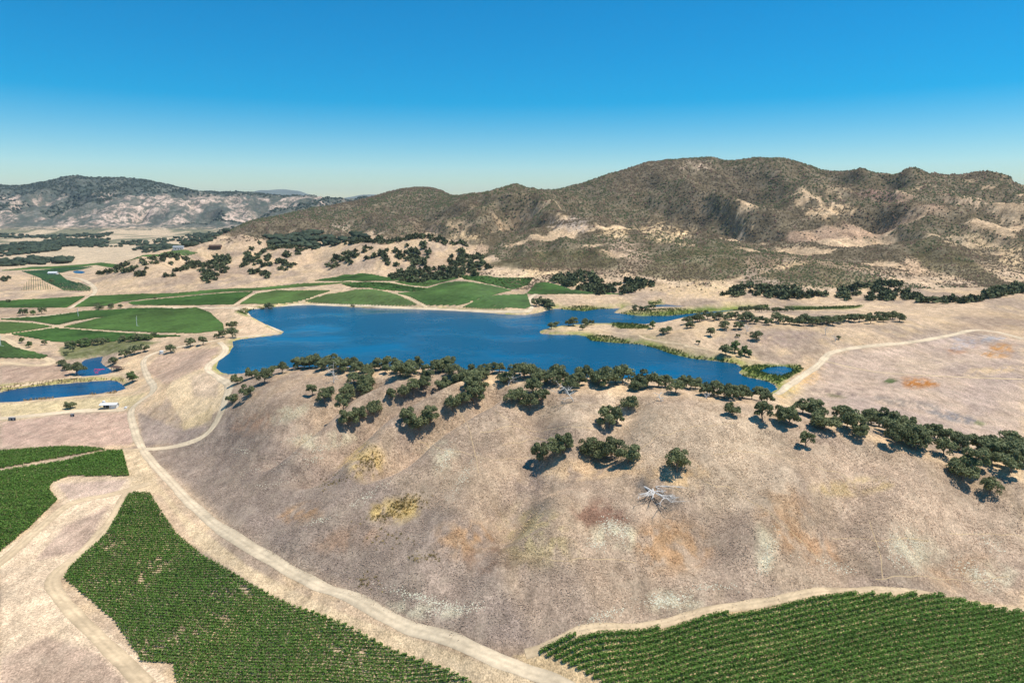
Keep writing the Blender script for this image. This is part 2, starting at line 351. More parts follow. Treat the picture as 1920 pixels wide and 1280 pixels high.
class MB:
    def __init__(s): s.v = []; s.f = []
    def quadstrip(s, rings, cap=True):
        b = len(s.v); k = len(rings[0])
        for r in rings: s.v += [tuple(p) for p in r]
        for i in range(len(rings)-1):
            for j in range(k):
                a = b+i*k+j; c = b+i*k+(j+1) % k; s.f.append((a, c, c+k, a+k))
        if cap: s.f.append(tuple(b+j for j in range(k))[::-1]); s.f.append(tuple(b+(len(rings)-1)*k+j for j in range(k)))
    def tube(s, pts, rad, k=6):
        pts = [np.array(p, float) for p in pts]; rings = []
        for i, p in enumerate(pts):
            d = pts[min(i+1, len(pts)-1)]-pts[max(i-1, 0)]; d /= np.linalg.norm(d)+1e-9
            a = np.cross(d, (0, 0, 1) if abs(d[2]) < .9 else (1, 0, 0)); a /= np.linalg.norm(a); b = np.cross(d, a)
            rings.append([p+rad[i]*(a*cos(2*pi*j/k)+b*sin(2*pi*j/k)) for j in range(k)])
        s.quadstrip(rings)
    def box(s, c, d, rz=0):
        b = len(s.v); cr, sr = cos(rz), sin(rz)
        for z in (-1, 1):
            for x, y in ((-1, -1), (1, -1), (1, 1), (-1, 1)):
                px, py = x*d[0]/2, y*d[1]/2
                s.v.append((c[0]+px*cr-py*sr, c[1]+px*sr+py*cr, c[2]+z*d[2]/2))
        s.f += [(b+3, b+2, b+1, b), (b+4, b+5, b+6, b+7)]+[(b+j, b+(j+1) % 4, b+4+(j+1) % 4, b+4+j) for j in range(4)]
    def build(s, name, mat, parent=None, **kw):
        me = bpy.data.meshes.new(name); me.from_pydata(s.v, [], s.f); me.update()
        if mat: me.materials.append(mat)
        return link(name, me, parent, **kw)
def empty(name, loc, rz=0, **kw):
    o = link(name, None, **kw); o.location = loc; o.rotation_euler = (0, 0, rz); return o
# ------------------------------------------------------------ ground colours
U, V = project(X, Y, Z)
TAN = lin(202, 172, 138); GREY = lin(160, 138, 118); STRAW = lin(222, 188, 142); BROWN = lin(150, 122, 98); PALE = lin(226, 196, 160)
GREEN = lin(138, 150, 62); ORANGE = lin(178, 140, 102); MAUVE = lin(146, 128, 114); DIRT = lin(224, 194, 156); CREAM = lin(214, 200, 164)
n_a = fbm(X/38, Y/60, 41, 4); n_b = fbm(X/14, Y/22, 47, 4); n_c = fbm(X/120, Y/160, 53, 3); n_d = fbm(X/3.2, Y/4.5, 57, 3)
def blend(col, c, w_): return col*(1-w_[..., None])+np.asarray(c)*w_[..., None]
col = np.empty(X.shape+(3,)); col[:] = TAN
col = blend(col, GREY, smooth(.42, .62, n_a)*.75); col = blend(col, STRAW, smooth(.5, .7, n_b)*.5); col = blend(col, BROWN, smooth(.55, .75, n_c)*.35)
wu = U+(n_b-.5)*16; wv = V+(n_a-.5)*9
def paint(poly, c, w_=1., soft=4., warp=1., drange=None, grain=False):
    global col
    p = np.array(poly, float); q = hit(p[:, 0], p[:, 1]); d0, d1 = q[:, 1].min()*.9, q[:, 1].max()*1.1
    if drange: d0, d1 = drange
    k = (Y > d0) & (Y < d1) & (U > p[:, 0].min()-30) & (U < p[:, 0].max()+30) & (V > p[:, 1].min()-20) & (V < p[:, 1].max()+20)
    if not k.any(): return
    uu = U[k]+(wu-U)[k]*warp; vv = V[k]+(wv-V)[k]*warp
    ins = inpoly(uu, vv, p); ds = segdist(uu, vv, p, True)
    a = np.where(ins, .5+ds/soft, .5-ds/soft); a = np.clip(a, 0, 1)*w_
    if grain: a = a*np.clip(.15+1.5*smooth(.34, .66, n_d[k]), 0, 1.15)
    col[k] = blend(col[k], c, a)
def blob(u, v, ru, rv, c, w_=.8, ang=0):
    a = np.linspace(0, 2*pi, 18, endpoint=False); x = ru*np.cos(a); y = rv*np.sin(a); ca, sa = cos(radians(ang)), sin(radians(ang))
    paint(np.stack([u+x*ca-y*sa, v+x*sa+y*ca], 1), np.asarray(c)*.95, w_*1.1, min(ru, rv)*.9, 4.0, None, True)
# near hillside tones
HILL = [(290,860),(300,830),(420,815),(430,750),(470,715),(560,702),(700,708),(900,722),(1100,742),(1290,745),(1400,762),(1600,815),(1800,880),(1920,905),(1920,1135),(1600,1108),(1440,1135),(1200,1180),(1000,1215),(900,1215),(750,1155),(560,1070),(430,985),(340,900)]
paint(HILL, GREY, .62, 12)
paint([(290,860),(430,770),(560,860),(700,900),(900,980),(960,1120),(1000,1210),(900,1205),(750,1145),(560,1060),(430,975)], MAUVE, .72, 30)
paint([(960,760),(1150,750),(1400,770),(1500,850),(1480,960),(1330,960),(1240,900),(1150,830)], lin(206,180,148), .6, 30)
paint([(1480,830),(1650,850),(1800,930),(1920,990),(1920,1060),(1700,1000),(1560,940)], lin(196,168,140), .5, 30)
for b_ in ((880,1010,60,35,ORANGE,.7,10),(930,1050,70,28,lin(130,104,84),.6,0),(1250,1020,75,45,ORANGE,.75,20),(1480,970,40,60,ORANGE,.55,-30),(1530,1030,60,25,lin(176,134,96),.6,20),(1810,1070,45,30,ORANGE,.4,0),
           (1010,1000,55,60,lin(190,168,120),.6,-20),(1000,930,30,45,lin(140,122,110),.5,-30),(690,870,40,28,lin(214,180,112),.6,-15),(745,955,60,22,lin(208,176,104),.6,-10),(560,965,45,18,ORANGE,.6,-10),
           (1130,960,40,26,lin(120,78,62),.55,20),(1232,925,36,24,lin(118,106,94),.85,30),(1300,920,30,20,lin(150,126,108),.5,0),(1270,890,40,30,lin(218,180,130),.6,0),(1120,885,110,18,lin(214,180,138),.6,0),
           (830,855,25,30,CREAM,.5,-55),(600,830,50,12,CREAM,.55,-8),(545,780,45,16,lin(198,184,150),.5,-20),(1150,1000,30,22,CREAM,.7,0),(1260,1125,60,22,CREAM,.5,0),(800,1135,80,14,lin(208,194,162),.55,10),(1440,1030,25,40,CREAM,.5,0),(1710,1030,45,35,lin(208,194,162),.55,30),(1850,1080,50,25,lin(208,194,162),.5,10),
           (470,800,40,18,lin(180,140,110),.5,-20),(1600,910,80,14,lin(206,176,120),.5,-5),(650,1010,60,20,lin(170,136,108),.5,-15),(1350,1090,90,22,lin(190,164,138),.4,0)):
    blob(*b_)
# right-hand plain, valley floor, dam, tracks
paint([(1480,735),(1550,665),(1830,620),(1920,640),(1920,860),(1700,800),(1560,770)], lin(184,160,146), .5, 20)
for b_ in ((1715,715,32,12,lin(186,126,72),.85,0),(1880,658,30,10,lin(200,142,80),.7,0),(1800,650,35,10,lin(196,140,96),.5,-15),(1690,752,60,8,lin(120,112,104),.5,10),(1790,780,70,8,lin(128,122,118),.7,12),(1830,640,60,8,lin(170,166,164),.6,-10),(1570,735,35,7,lin(110,92,84),.6,8),(1510,715,45,16,lin(224,180,124),.7,-35),(1860,700,60,10,STRAW,.6,-5),(1750,680,80,12,lin(214,186,154),.5,0),(1460,640,60,14,lin(160,136,122),.5,0)):
    blob(*b_)
paint([(1655,716),(1668,708),(1684,712),(1670,719)], lin(74,92,44), .95, 2, .5)
paint([(1548,737),(1575,741),(1590,747),(1560,744)], lin(86,88,48), .8, 3, .5)
paint([(1835,788),(1852,795),(1840,799),(1826,793)], lin(96,110,52), .7, 3, .5)
paint([(0,690),(60,688),(100,680),(140,700),(120,712),(0,726)], lin(172,142,120), .8, 5)
paint([(0,755),(240,742),(280,735),(245,765),(120,775),(0,790)], lin(212,190,140), .7, 5)
paint([(0,790),(240,770),(250,835),(150,835),(0,838)], lin(196,162,140), .8, 6)
paint([(330,700),(390,690),(428,715),(420,765),(350,805),(310,735)], lin(222,192,150), .95, 2, .2)
paint([(355,705),(392,695),(415,715),(405,745),(365,745)], lin(190,164,138), .7, 8, .5)
paint([(255,770),(330,805),(400,800),(350,830),(270,838)], lin(158,138,124), .75, 5)
paint([(275,690),(300,665),(410,650),(395,682),(310,720)], lin(186,154,130), .75, 4)
paint([(335,795),(400,765),(395,790),(345,808)], lin(206,178,134), .8, 3, .4)
paint([(435,582),(470,596),(528,622),(450,634),(420,632),(446,600)], lin(224,190,152), .9, 3, .4)
paint([(0,1035),(120,950),(95,900),(240,890),(285,915),(215,960),(100,1080),(120,1130),(330,1280),(0,1280)], PALE, .85, 8)
paint([(110,905),(235,900),(215,925),(130,935)], lin(190,162,144), .7, 5); paint([(120,985),(200,945),(160,1030),(70,1050)], lin(186,156,136), .7, 8)
paint([(90,1190),(180,1220),(250,1290),(0,1290),(0,1230)], lin(172,144,124), .7, 15)
paint([(225,845),(265,845),(300,910),(340,960),(460,1060),(620,1140),(900,1240),(1060,1290),(880,1290),(840,1260),(500,1110),(380,1035),(300,925),(245,918)], lin(212,184,144), .9, 6, .6)
paint([(1000,1222),(1200,1176),(1440,1130),(1590,1104),(1700,1108),(1920,1140),(1920,1290),(1060,1290),(960,1230)], lin(206,176,132), .9, 4, .3)
# marsh greens at the water's edge
ld = np.abs(lake_d); gr = (lake_d > -3) & (lake_d < 500)
ed = np.where(lake_d > 0, np.exp(-lake_d/np.where(U > 1040, 6.5, 3.2)), 0)*(.4+.9*smooth(.3, .6, n_b))
col = blend(col, lin(150,152,74), np.clip(ed, 0, .85)*(U > 395)*(Y > 420))
MARSH = [[(1060,626),(1110,628),(1180,640),(1240,648),(1300,668),(1370,675),(1390,683),(1340,678),(1290,674),(1240,660),(1200,648),(1110,642),(1090,632)],
         [(1385,690),(1420,684),(1500,684),(1508,692),(1480,708),(1460,722),(1440,716),(1390,706),(1400,697)],
         [(1290,580),(1440,572),(1440,577),(1380,582),(1290,590),(1240,594),(1165,592),(1160,588)],[(1140,604),(1215,610),(1220,616),(1160,616)],
         [(1045,580),(1120,576),(1150,579),(1100,587),(1060,583)],[(440,584),(500,572),(470,582),(462,590)],[(1470,575),(1620,572),(1600,578),(1480,581)],
         [(110,650),(200,640),(300,640),(220,662),(195,668),(160,672),(120,675)],[(1215,566),(1240,562),(1242,569),(1216,571)]]
for i, p in enumerate(MARSH): paint(p, lin(92,102,54) if i == 7 else lin(104,124,48), .85, 3)
paint([(0,722),(130,708),(225,706),(240,716),(205,712),(120,718),(0,735)], lin(176,168,92), .8, 3)
# hillsides beyond: scattered bare and dark tones
up = smooth(950, 1100, Y)*smooth(24, 40, Z)
nm1 = fbm(X/110, Y/150, 61, 5); nm2 = fbm(X/260, Y/300, 67, 4)
dark = lin(100, 90, 68)
wob = fbm(X/70, Y/70, 95, 3)-.5
mtn = up*((U > 890+(V-450)*.8+wob*260) | (V < 446+wob*50))*(Y < 3500)*smooth(0, 1, np.clip((560+0*U-V)/60, 0, 1))
cover = np.clip(smooth(.38, .50, nm1*.65+nm2*.35+.10+.05*smooth(1300, 1900, Y)), 0, 1)
col = blend(col, lin(186,152,122), mtn*.85)
col = blend(col, dark, mtn*cover*.92)
ravine = mtn*(1-smooth(.15, .55, rg))
bare = smooth(.63, .68, fbm(X/85+7, Y/60, 97, 5))*mtn*(1-smooth(1700, 2000, Y))
col = blend(col, lin(208, 176, 138), bare*.9)
for b_ in ((1250,437,45,14,STRAW,.95,0),(1160,436,35,6,STRAW,.9,0),(1400,425,20,5,STRAW,.9,0),(1560,395,50,10,lin(214,180,138),.95,-5),(1820,385,60,12,lin(206,174,140),.8,10),(1830,455,50,14,lin(210,180,140),.85,10),(1720,495,40,18,lin(206,172,136),.8,-20),(1480,495,35,6,STRAW,.8,-10),(1650,365,35,14,lin(160,124,108),.7,0),(1070,418,40,12,lin(176,156,138),.7,5),(1310,308,40,4,lin(190,164,138),.7,0),(1180,470,40,16,lin(190,160,132),.7,30),(870,450,30,7,STRAW,.9,0),(640,425,18,8,lin(190,166,140),.8,20),(630,455,16,9,STRAW,.8,0),(1900,475,25,20,STRAW,.7,0),(1300,540,110,14,STRAW,.75,4),(1000,515,70,8,STRAW,.8,0)):
    blob(*b_)
SPURS = ([(900,495),(960,482),(1060,465),(1120,468),(1170,500),(1140,505),(1060,500),(960,503)],[(1190,515),(1250,470),(1340,455),(1400,470),(1390,520),(1300,528)],[(1700,465),(1740,440),(1830,490),(1890,535),(1860,545),(1800,520),(1730,500)],[(1420,520),(1520,490),(1650,520),(1640,540),(1500,535)])
for p in SPURS:
    paint(p, lin(100,92,64), .85, 5)
# far range and valley
fr = smooth(3700, 4000, Y)*smooth(10, 40, Z)
f1 = fbm(X/420, Y/520, 71, 5); f2 = fbm(X/90, Y/120, 73, 5)
col = blend(col, lin(196,172,152), fr)
col = blend(col, lin(84,92,84), fr*np.clip(smooth(.46, .52, f1*.4+f2*.6)*.9+smooth(200, 270, Z)*.95, 0, 1))
vf = smooth(1300, 1700, Y)*(1-smooth(14, 30, Z))
col = blend(col, lin(206,182,148), vf*.8)
col = blend(col, lin(104,108,82), vf*smooth(2000, 2600, Y)*smooth(.5, .58, fbm(X/160, Y/330, 81, 4))*.85)
colf = col.reshape(-1, 3)
# ------------------------------------------------------------ terrain objects
VX = np.stack([X, Y, Z], -1).reshape(-1, 3)
idx = np.arange(NR*NC).reshape(NR, NC)
F = np.stack([idx[:-1, :-1], idx[:-1, 1:], idx[1:, 1:], idx[1:, :-1]], -1).reshape(-1, 4)
fc = VX[F].mean(1); fu, fv = project(fc[:, 0], fc[:, 1], fc[:, 2])
cat = np.zeros(len(F), int)
cat[inpoly(fu, fv, HILL) & (fc[:, 1] < 480)] = 1
cat[(fc[:, 1] > 900) & (fc[:, 1] < 3600) & (fc[:, 2] > 33)] = 2
cat[(fc[:, 1] > 930) & (fc[:, 1] < 1700) & (fc[:, 2] > 24) & (fc[:, 0]/fc[:, 1] <= -.06) & (fc[:, 1] < 1500)] = 3
cat[(fc[:, 1] >= 3600) & (fc[:, 1] < 9000) & (fc[:, 2] > 14)] = 4
for k, (nm, mat) in enumerate((('ground', 'grass'), ('hillside', 'grass'), ('mountain', 'scrub'), ('foothills', 'grass'), ('far_mountain', 'far'))):
    f = F[cat == k]; used, inv = np.unique(f, return_inverse=True)
    link(nm, mesh_np(nm, VX[used], inv.reshape(-1, 4), M[mat], col=colf[used], smooth_=True), kind='structure')
def ridge(name, px, d, depth):
    s, m = ray(*np.array(px, float).T); x = s*d; z = CAMZ+m*d
    xs = np.linspace(x[0], x[-1], 60); zs = np.interp(xs, x, z)+(fbm(xs/500, xs*0, 3, 3)-.5)*60
    v = []; f = []
    for i in range(60):
        for j, (o, k) in enumerate(((-depth, 0), (-depth*.5, .55), (-depth*.2, .85), (0, 1), (depth, 0))):
            v.append((xs[i]+(fbm(np.array(xs[i]/900), np.array(j*1.7), 9)-.5)*900*(k < 1), d+o, 50+(zs[i]-50)*k))
    for i in range(59):
        for j in range(4): f.append((i*5+j, (i+1)*5+j, (i+1)*5+j+1, i*5+j+1))
    link(name, mesh_np(name, np.array(v), np.array(f), flat_mat(name+'_scrub', lin(112,116,100), .3, .002), smooth_=True), kind='structure')
ridge('distant_mountain', [(440,374),(465,363),(490,357),(530,354),(560,358),(590,368),(620,376)], 19000, 2500)
ridge('distant_ridge', [(630,374),(655,370),(680,365),(725,364),(760,368),(800,372),(870,373),(900,377)], 21000, 2500)
for nm, mat in (('lake', 'lake'), ('back_pool', 'lake'), ('cove', 'lake'), ('upper_pond', 'pond'), ('lower_pond', 'pond'), ('far_pond', 'pond')):
    P, zw = wpoly[nm]; c = P.mean(0)
    b = MB(); b.v = [(p[0], p[1], zw) for p in P]; b.f = [tuple(range(len(P)))]
    # make sure the sheet faces up
    ar = sum(P[i, 0]*P[(i+1) % len(P), 1]-P[(i+1) % len(P), 0]*P[i, 1] for i in range(len(P)))
    if ar < 0: b.f = [tuple(reversed(b.f[0]))]
    o = b.build(nm, M[mat], kind='structure')
# ------------------------------------------------------------ roads and tracks
def resample(P, step):
    P = np.asarray(P, float); L = np.concatenate([[0], np.cumsum(np.linalg.norm(np.diff(P, axis=0), axis=1))])
    t = np.arange(0, L[-1], step); return np.stack([np.interp(t, L, P[:, i]) for i in range(P.shape[1])], 1)
def smooth_line(P, it=2):
    for _ in range(it):
        Q = [P[0]]
        for a, b in zip(P[:-1], P[1:]): Q += [a*.75+b*.25, a*.25+b*.75]
        P = np.array(Q+[P[-1]])
    return P
def road(name, px, width, mat='road', lift=.14):
    P = hit(*np.array(px, float).T)[:, :2]; P = resample(smooth_line(P), max(1.2, width*.35))
    if len(P) < 3: return
    T = np.gradient(P, axis=0); T /= np.linalg.norm(T, axis=1)[:, None]+1e-9; Nn = np.stack([-T[:, 1], T[:, 0]], 1)
    k = 7; rows = []
    for j in range(k):
        o = (j/(k-1)-.5)*width
        jit = (vnoise(np.arange(len(P))*.2, np.full(len(P), j*9.), 5)-.5)*width*.14 if j in (0, k-1) else 0
        q = P+Nn*(o+jit)[:, None] if not np.isscalar(jit) else P+Nn*o
        z = height(q[:, 0], q[:, 1])+lift-(.10 if j in (0, k-1) else 0)
        rows.append(np.stack([q[:, 0], q[:, 1], z], 1))
    v = np.stack(rows, 1).reshape(-1, 3); n_ = len(P); i = np.arange(n_*k).reshape(n_, k)
    f = np.stack([i[:-1, :-1], i[:-1, 1:], i[1:, 1:], i[1:, :-1]], -1).reshape(-1, 4)
    pf = np.array([.80, .97, 1.06, .90, 1.06, .97, .80])[None]*(.85+.3*vnoise(np.arange(n_)*.23, np.zeros(n_), 8)[:, None])*(.9+.2*rng.random((n_, k)))
    tint = np.array([1, .985, .95])[None]*np.ones((n_*k, 1))
    link(name, mesh_np(name, v, f, M[mat], col=tint*pf.reshape(-1, 1), smooth_=True), kind='structure')
road('road', [(1075,1292),(1000,1262),(900,1225),(800,1185),(700,1143),(600,1098),(500,1045),(430,1003),(380,965),(330,915),(290,872),(262,835),(250,800),(243,768),(262,752),(285,738),(290,725),(278,708),(270,690),(268,675),(285,662),(335,650),(395,640),(430,633),(480,630),(524,624)], 4.8)
road('dam_road', [(412,641),(424,652),(421,664),(401,677),(388,687),(392,697),(410,706),(428,717),(430,727),(424,745),(418,765),(405,795),(382,820),(340,833),(268,842)], 5.5)
road('spit_road', [(527,622),(500,606),(470,590),(445,578),(425,577)], 6)
road('shore_road', [(425,577),(470,579),(520,577),(560,568),(620,571),(700,574),(790,578),(880,582),(960,586),(992,586),(998,576),(990,562),(1000,553),(1030,540),(1010,532)], 6)
road('valley_road', [(425,577),(330,577),(235,578),(150,584),(90,592),(0,597)], 7)
road('valley_lane', [(430,577),(450,567),(478,549),(520,543),(570,538),(615,530),(680,529),(740,529),(800,519),(835,517)], 6, 'dirt')
road('bend_track', [(128,579),(150,568),(170,556),(180,546),(176,537),(160,527),(140,520),(100,515)], 6)
road('field_lane', [(0,601),(60,604),(105,612),(180,619),(290,626),(330,627)], 4, 'dirt')
road('field_lane', [(0,632),(50,622),(105,612),(140,604),(182,596)], 4, 'dirt')
road('field_lane', [(0,632),(20,640),(40,655),(70,668),(98,675),(95,683),(60,686),(0,679)], 8, 'dirt')
road('farm_road', [(-20,786),(80,777),(150,769),(243,763)], 9)
road('causeway_road', [(1452,738),(1500,706),(1535,685),(1545,672),(1556,660),(1600,652),(1700,643),(1780,630),(1830,617),(1870,622),(1920,636)], 6)
road('levee_track', [(0,726),(80,716),(130,708),(160,706),(190,704),(225,700),(268,694)], 4, 'dirt')
road('track', [(-10,1062),(60,1002),(120,948),(160,935),(220,925),(285,905)], 5, 'dirt')
road('track', [(240,922),(205,985),(150,1040),(102,1075),(95,1100),(130,1140),(200,1210),(275,1285)], 5, 'dirt')
road('track', [(-10,886),(100,868),(200,846),(268,842)], 4, 'dirt')
road('track', [(985,1226),(1200,1176),(1440,1130),(1590,1105),(1700,1110),(1930,1143)], 3.5, 'dirt')
road('levee_track', [(0,757),(100,748),(200,738),(275,727)], 3, 'dirt')
road('footpath', [(1460,683),(1400,672),(1300,655),(1270,643),(1200,630),(1120,618)], 2.5, 'dirt')
road('footpath', [(1548,677),(1600,690),(1680,702),(1780,706),(1920,711)], 2.5, 'dirt')
for p in ([(350,556),(400,551),(478,547)],[(0,1),(1,1)],[(478,549),(560,538),(620,533)],[(560,568),(600,552),(640,543)],[(740,530),(800,540),(860,546)],[(740,550),(780,566),(800,574),(795,579)],[(835,517),(870,524),(900,527)],[(862,578),(890,566),(925,555),(945,554)],[(560,537),(640,545)],[(835,516),(930,519),(1010,520)],[(1010,520),(1060,535),(1120,546)],[(1040,553),(1160,552)],[(20,508),(60,505),(180,497)],[(0,548),(100,547),(170,550)]):
    if p[0][1] > 5: road('vineyard_lane', p, 5, 'dirt')
for p in ([(785,828),(830,838),(880,852),(940,862),(1000,852)],[(900,810),(950,800),(1010,805),(1060,800),(1120,806)],[(940,835),(1000,822),(1060,828),(1100,842)],[(930,770),(960,790),(1000,815),(1040,832)],[(1560,1010),(1650,1012),(1740,1010)],[(1630,975),(1650,1030),(1655,1090)],[(1780,998),(1850,1002),(1925,1008)],[(1180,860),(1230,820),(1300,800),(1380,790)],[(1320,900),(1400,930),(1480,990),(1540,1050)],[(960,1040),(1040,1050),(1130,1046),(1200,1052)],[(1640,1085),(1720,1080),(1800,1086),(1900,1082)],[(1030,760),(1080,757),(1140,755)],[(850,760),(880,800),(890,850),(900,900)],[(1340,850),(1420,850),(1500,862),(1600,900)]):
    q_ = resample(np.array(p, float), 9.); q_[:, 1] += (fbm(q_[:, 0]/28, q_[:, 1]/28, 77, 3)-.5)*16; q_[:, 0] += (fbm(q_[:, 1]/22, q_[:, 0]/22, 79, 3)-.5)*10; road('animal_trail', q_, .32, 'trail', .06)
# ------------------------------------------------------------ vineyards
def quads(c, size, out=None, r=None):
    """leaf quads at centres c (n,3) with sizes (n,) -> verts (4n,3)"""
    r = r or rng; n_ = len(c)
    a = r.normal(size=(n_, 3)); a[:, 2] *= .7; a /= np.linalg.norm(a, axis=1)[:, None]
    if out is not None:
        nn = out*.8+np.array([0, 0, .35])+r.normal(size=(n_, 3))*.5; a = np.cross(nn, a); a /= np.linalg.norm(a, axis=1)[:, None]; b = np.cross(nn, a); b /= np.linalg.norm(b, axis=1)[:, None]
    else:
        b = np.cross(a, r.normal(size=(n_, 3))); b /= np.linalg.norm(b, axis=1)[:, None]
    s = (np.asarray(size)/2)[:, None]
    v = np.stack([c-a*s-b*s*.8, c+a*s-b*s*.8, c+a*s+b*s*.8, c-a*s+b*s*.8], 1)
    return v.reshape(-1, 3), np.arange(4*n_).reshape(n_, 4)
def rows_in(P, ang, sp):
    """row segments (start,end) of a world polygon"""
    d = np.array([cos(ang), sin(ang)]); q = np.array([-sin(ang), cos(ang)])
    t = P@q; out = []
    for o in np.arange(t.min()+sp*.5, t.max(), sp):
        xs = []
        for i in range(len(P)):
            a, b = P[i], P[(i+1) % len(P)]; ta, tb = a@q-o, b@q-o
            if (ta > 0) != (tb > 0): xs.append(((a+(b-a)*ta/(ta-tb))@d))
        xs.sort()
        for i in range(0, len(xs)-1, 2): 
            if xs[i+1]-xs[i] > 3: out.append((d*xs[i]+q*o, d*xs[i+1]+q*o))
    return out
NV = 0
def near_block(px, rowpx, sp, per_m, label, wid=.45, hgt=1.5, leaf=.42, gap=.25):
    P = hit(*np.array(px, float).T)[:, :2]; r = hit(*np.array(rowpx, float).T)[:, :2]; dv = r[1]-r[0]; ang = math.atan2(dv[1], dv[0])
    c = P.mean(0); root = empty('vineyard', (c[0], c[1], float(height(c[0], c[1]))), label=label, cat='vineyard')
    for a, b in rows_in(P, ang, sp):
        L = np.linalg.norm(b-a); n_ = int(L*per_m)
        if n_ < 6: continue
        t = rng.random(n_)*L
        vig = vnoise(t/1.5, np.full(n_, a[0]*.37+a[1]*.73), 3)*.6+fbm((a[0]+(b-a)[0]*t/L)/18, (a[1]+(b-a)[1]*t/L)/18, 14, 2)*.6
        keep = vig > gap+.12*rng.random(n_)
        t = t[keep]; n_ = len(t)
        if n_ < 4: continue
        th = rng.random(n_)*2*pi; rr = np.sqrt(rng.random(n_))
        dd = (b-a)/L; q = np.array([-dd[1], dd[0]]); off = wid*rr*np.cos(th)
        xy = a+dd*t[:, None]+q*off[:, None]
        zz = height(xy[:, 0], xy[:, 1])+hgt*.62+hgt*.45*rr*np.sin(th)
        od = np.column_stack([q*np.cos(th)[:, None], np.sin(th)*.6+.5]); v, f = quads(np.column_stack([xy, zz])-np.array(root.location), leaf*(.7+.7*rng.random(n_)), out=od)
        m_ = max(2, int(L/4)); cx = a+(b-a)*np.linspace(0, 1, m_)[:, None]; zc = height(cx[:, 0], cx[:, 1]); cv = np.stack([np.column_stack([cx, zc+.35]), np.column_stack([cx, zc+.75])], 1).reshape(-1, 3)-np.array(root.location); ci = len(v)+np.arange(m_-1)*2; cf = np.stack([ci, ci+2, ci+3, ci+1], 1); v = np.concatenate([v, cv]); f = np.concatenate([f, cf])
        sh = np.concatenate([np.repeat(np.clip(.5+.5*rng.normal(size=n_)*.5, 0, 1), 4), np.full(2*m_, .2)])
        link('vine_row', mesh_np('vine_row', v, f, M['vine'], shade=sh), root)
near_block([(1006,1222),(1200,1184),(1440,1142),(1590,1112),(1680,1116),(1800,1124),(1935,1148),(1960,1300),(1160,1300)], [(1500,1238),(1700,1188)], 2.0, 42, 'large green vineyard in the bottom right corner', .78, 1.5, .36, .05)
near_block([(242,925),(280,924),(300,955),(330,1000),(385,1045),(470,1095),(560,1140),(700,1200),(880,1275),(900,1300),(335,1300),(325,1245),(265,1240),(215,1165),(120,1085),(130,1065),(200,1000)], [(300,1100),(500,1104)], 1.65, 19, 'wedge of green vine rows left of the pale road', .5, 1.3, .36, .30)
near_block([(-40,893),(0,884),(120,865),(205,845),(230,846),(243,893),(130,893),(98,905),(92,918),(108,938),(60,985),(0,1035),(-60,1070)], [(20,950),(140,944)], 1.65, 17, 'dark green vineyard at the left edge with a notched corner', .6, 1.4, .45, .10)
near_block([(-40,855),(0,846),(70,840),(150,838),(200,843),(150,852),(0,879),(-40,886)], [(20,860),(140,852)], 1.65, 17, 'thin green vineyard strip above the notched vineyard', .6, 1.4, .45, .10)
def far_block(px, rowpx, label, sp=3.0, dens=1.):
    P = hit(*np.array(px, float).T)[:, :2]; r = hit(*np.array(rowpx, float).T)[:, :2]; dv = r[1]-r[0]; ang = math.atan2(dv[1], dv[0])
    st = 3.0 if P[:, 1].mean() < 1000 else 7.0
    vs, fs, sh = [], [], []; base = 0
    for a, b in rows_in(P, ang, sp):
        L = np.linalg.norm(b-a); m = max(2, int(L/st)+1); t = np.linspace(0, 1, m)
        c = a+(b-a)*t[:, None]; dd = (b-a)/L; q = np.array([-dd[1], dd[0]])
        hw = (.35+.45*rng.random(m))*dens; hh = (1.2+.7*rng.random(m))*(1 if dens >= 1 else .8)
        l = c+q*hw[:, None]; rr = c-q*hw[:, None]; zl = height(l[:, 0], l[:, 1]); zr = height(rr[:, 0], rr[:, 1]); jx = (rng.random((m, 2))-.5)*.5; tp = c+jx
        v = np.stack([np.column_stack([l, zl+.25]), np.column_stack([tp, np.maximum(zl, zr)+hh]), np.column_stack([rr, zr+.25])], 1).reshape(-1, 3)
        i = base+np.arange(m-1)*3
        f = np.concatenate([np.stack([i, i+3, i+4, i+1], 1), np.stack([i+1, i+4, i+5, i+2], 1)])
        if dens < 1: f = f[rng.random(len(f)) < .8]
        vs.append(v); fs.append(f); sh.append(np.repeat(np.clip(.35*rng.random(m)+1.3*(fbm(c[:, 0]/30, c[:, 1]/30, 63, 3)-.5)+.4, 0, 1), 3)); base += len(v)
    if not vs: return
    c = P.mean(0); o = np.array([c[0], c[1], float(height(c[0], c[1]))])
    link('vineyard', mesh_np('vineyard', np.concatenate(vs)-o, np.concatenate(fs), M['vinefar'], shade=np.concatenate(sh)), label=label, cat='vineyard', group='vineyards in the valley', loc=o)
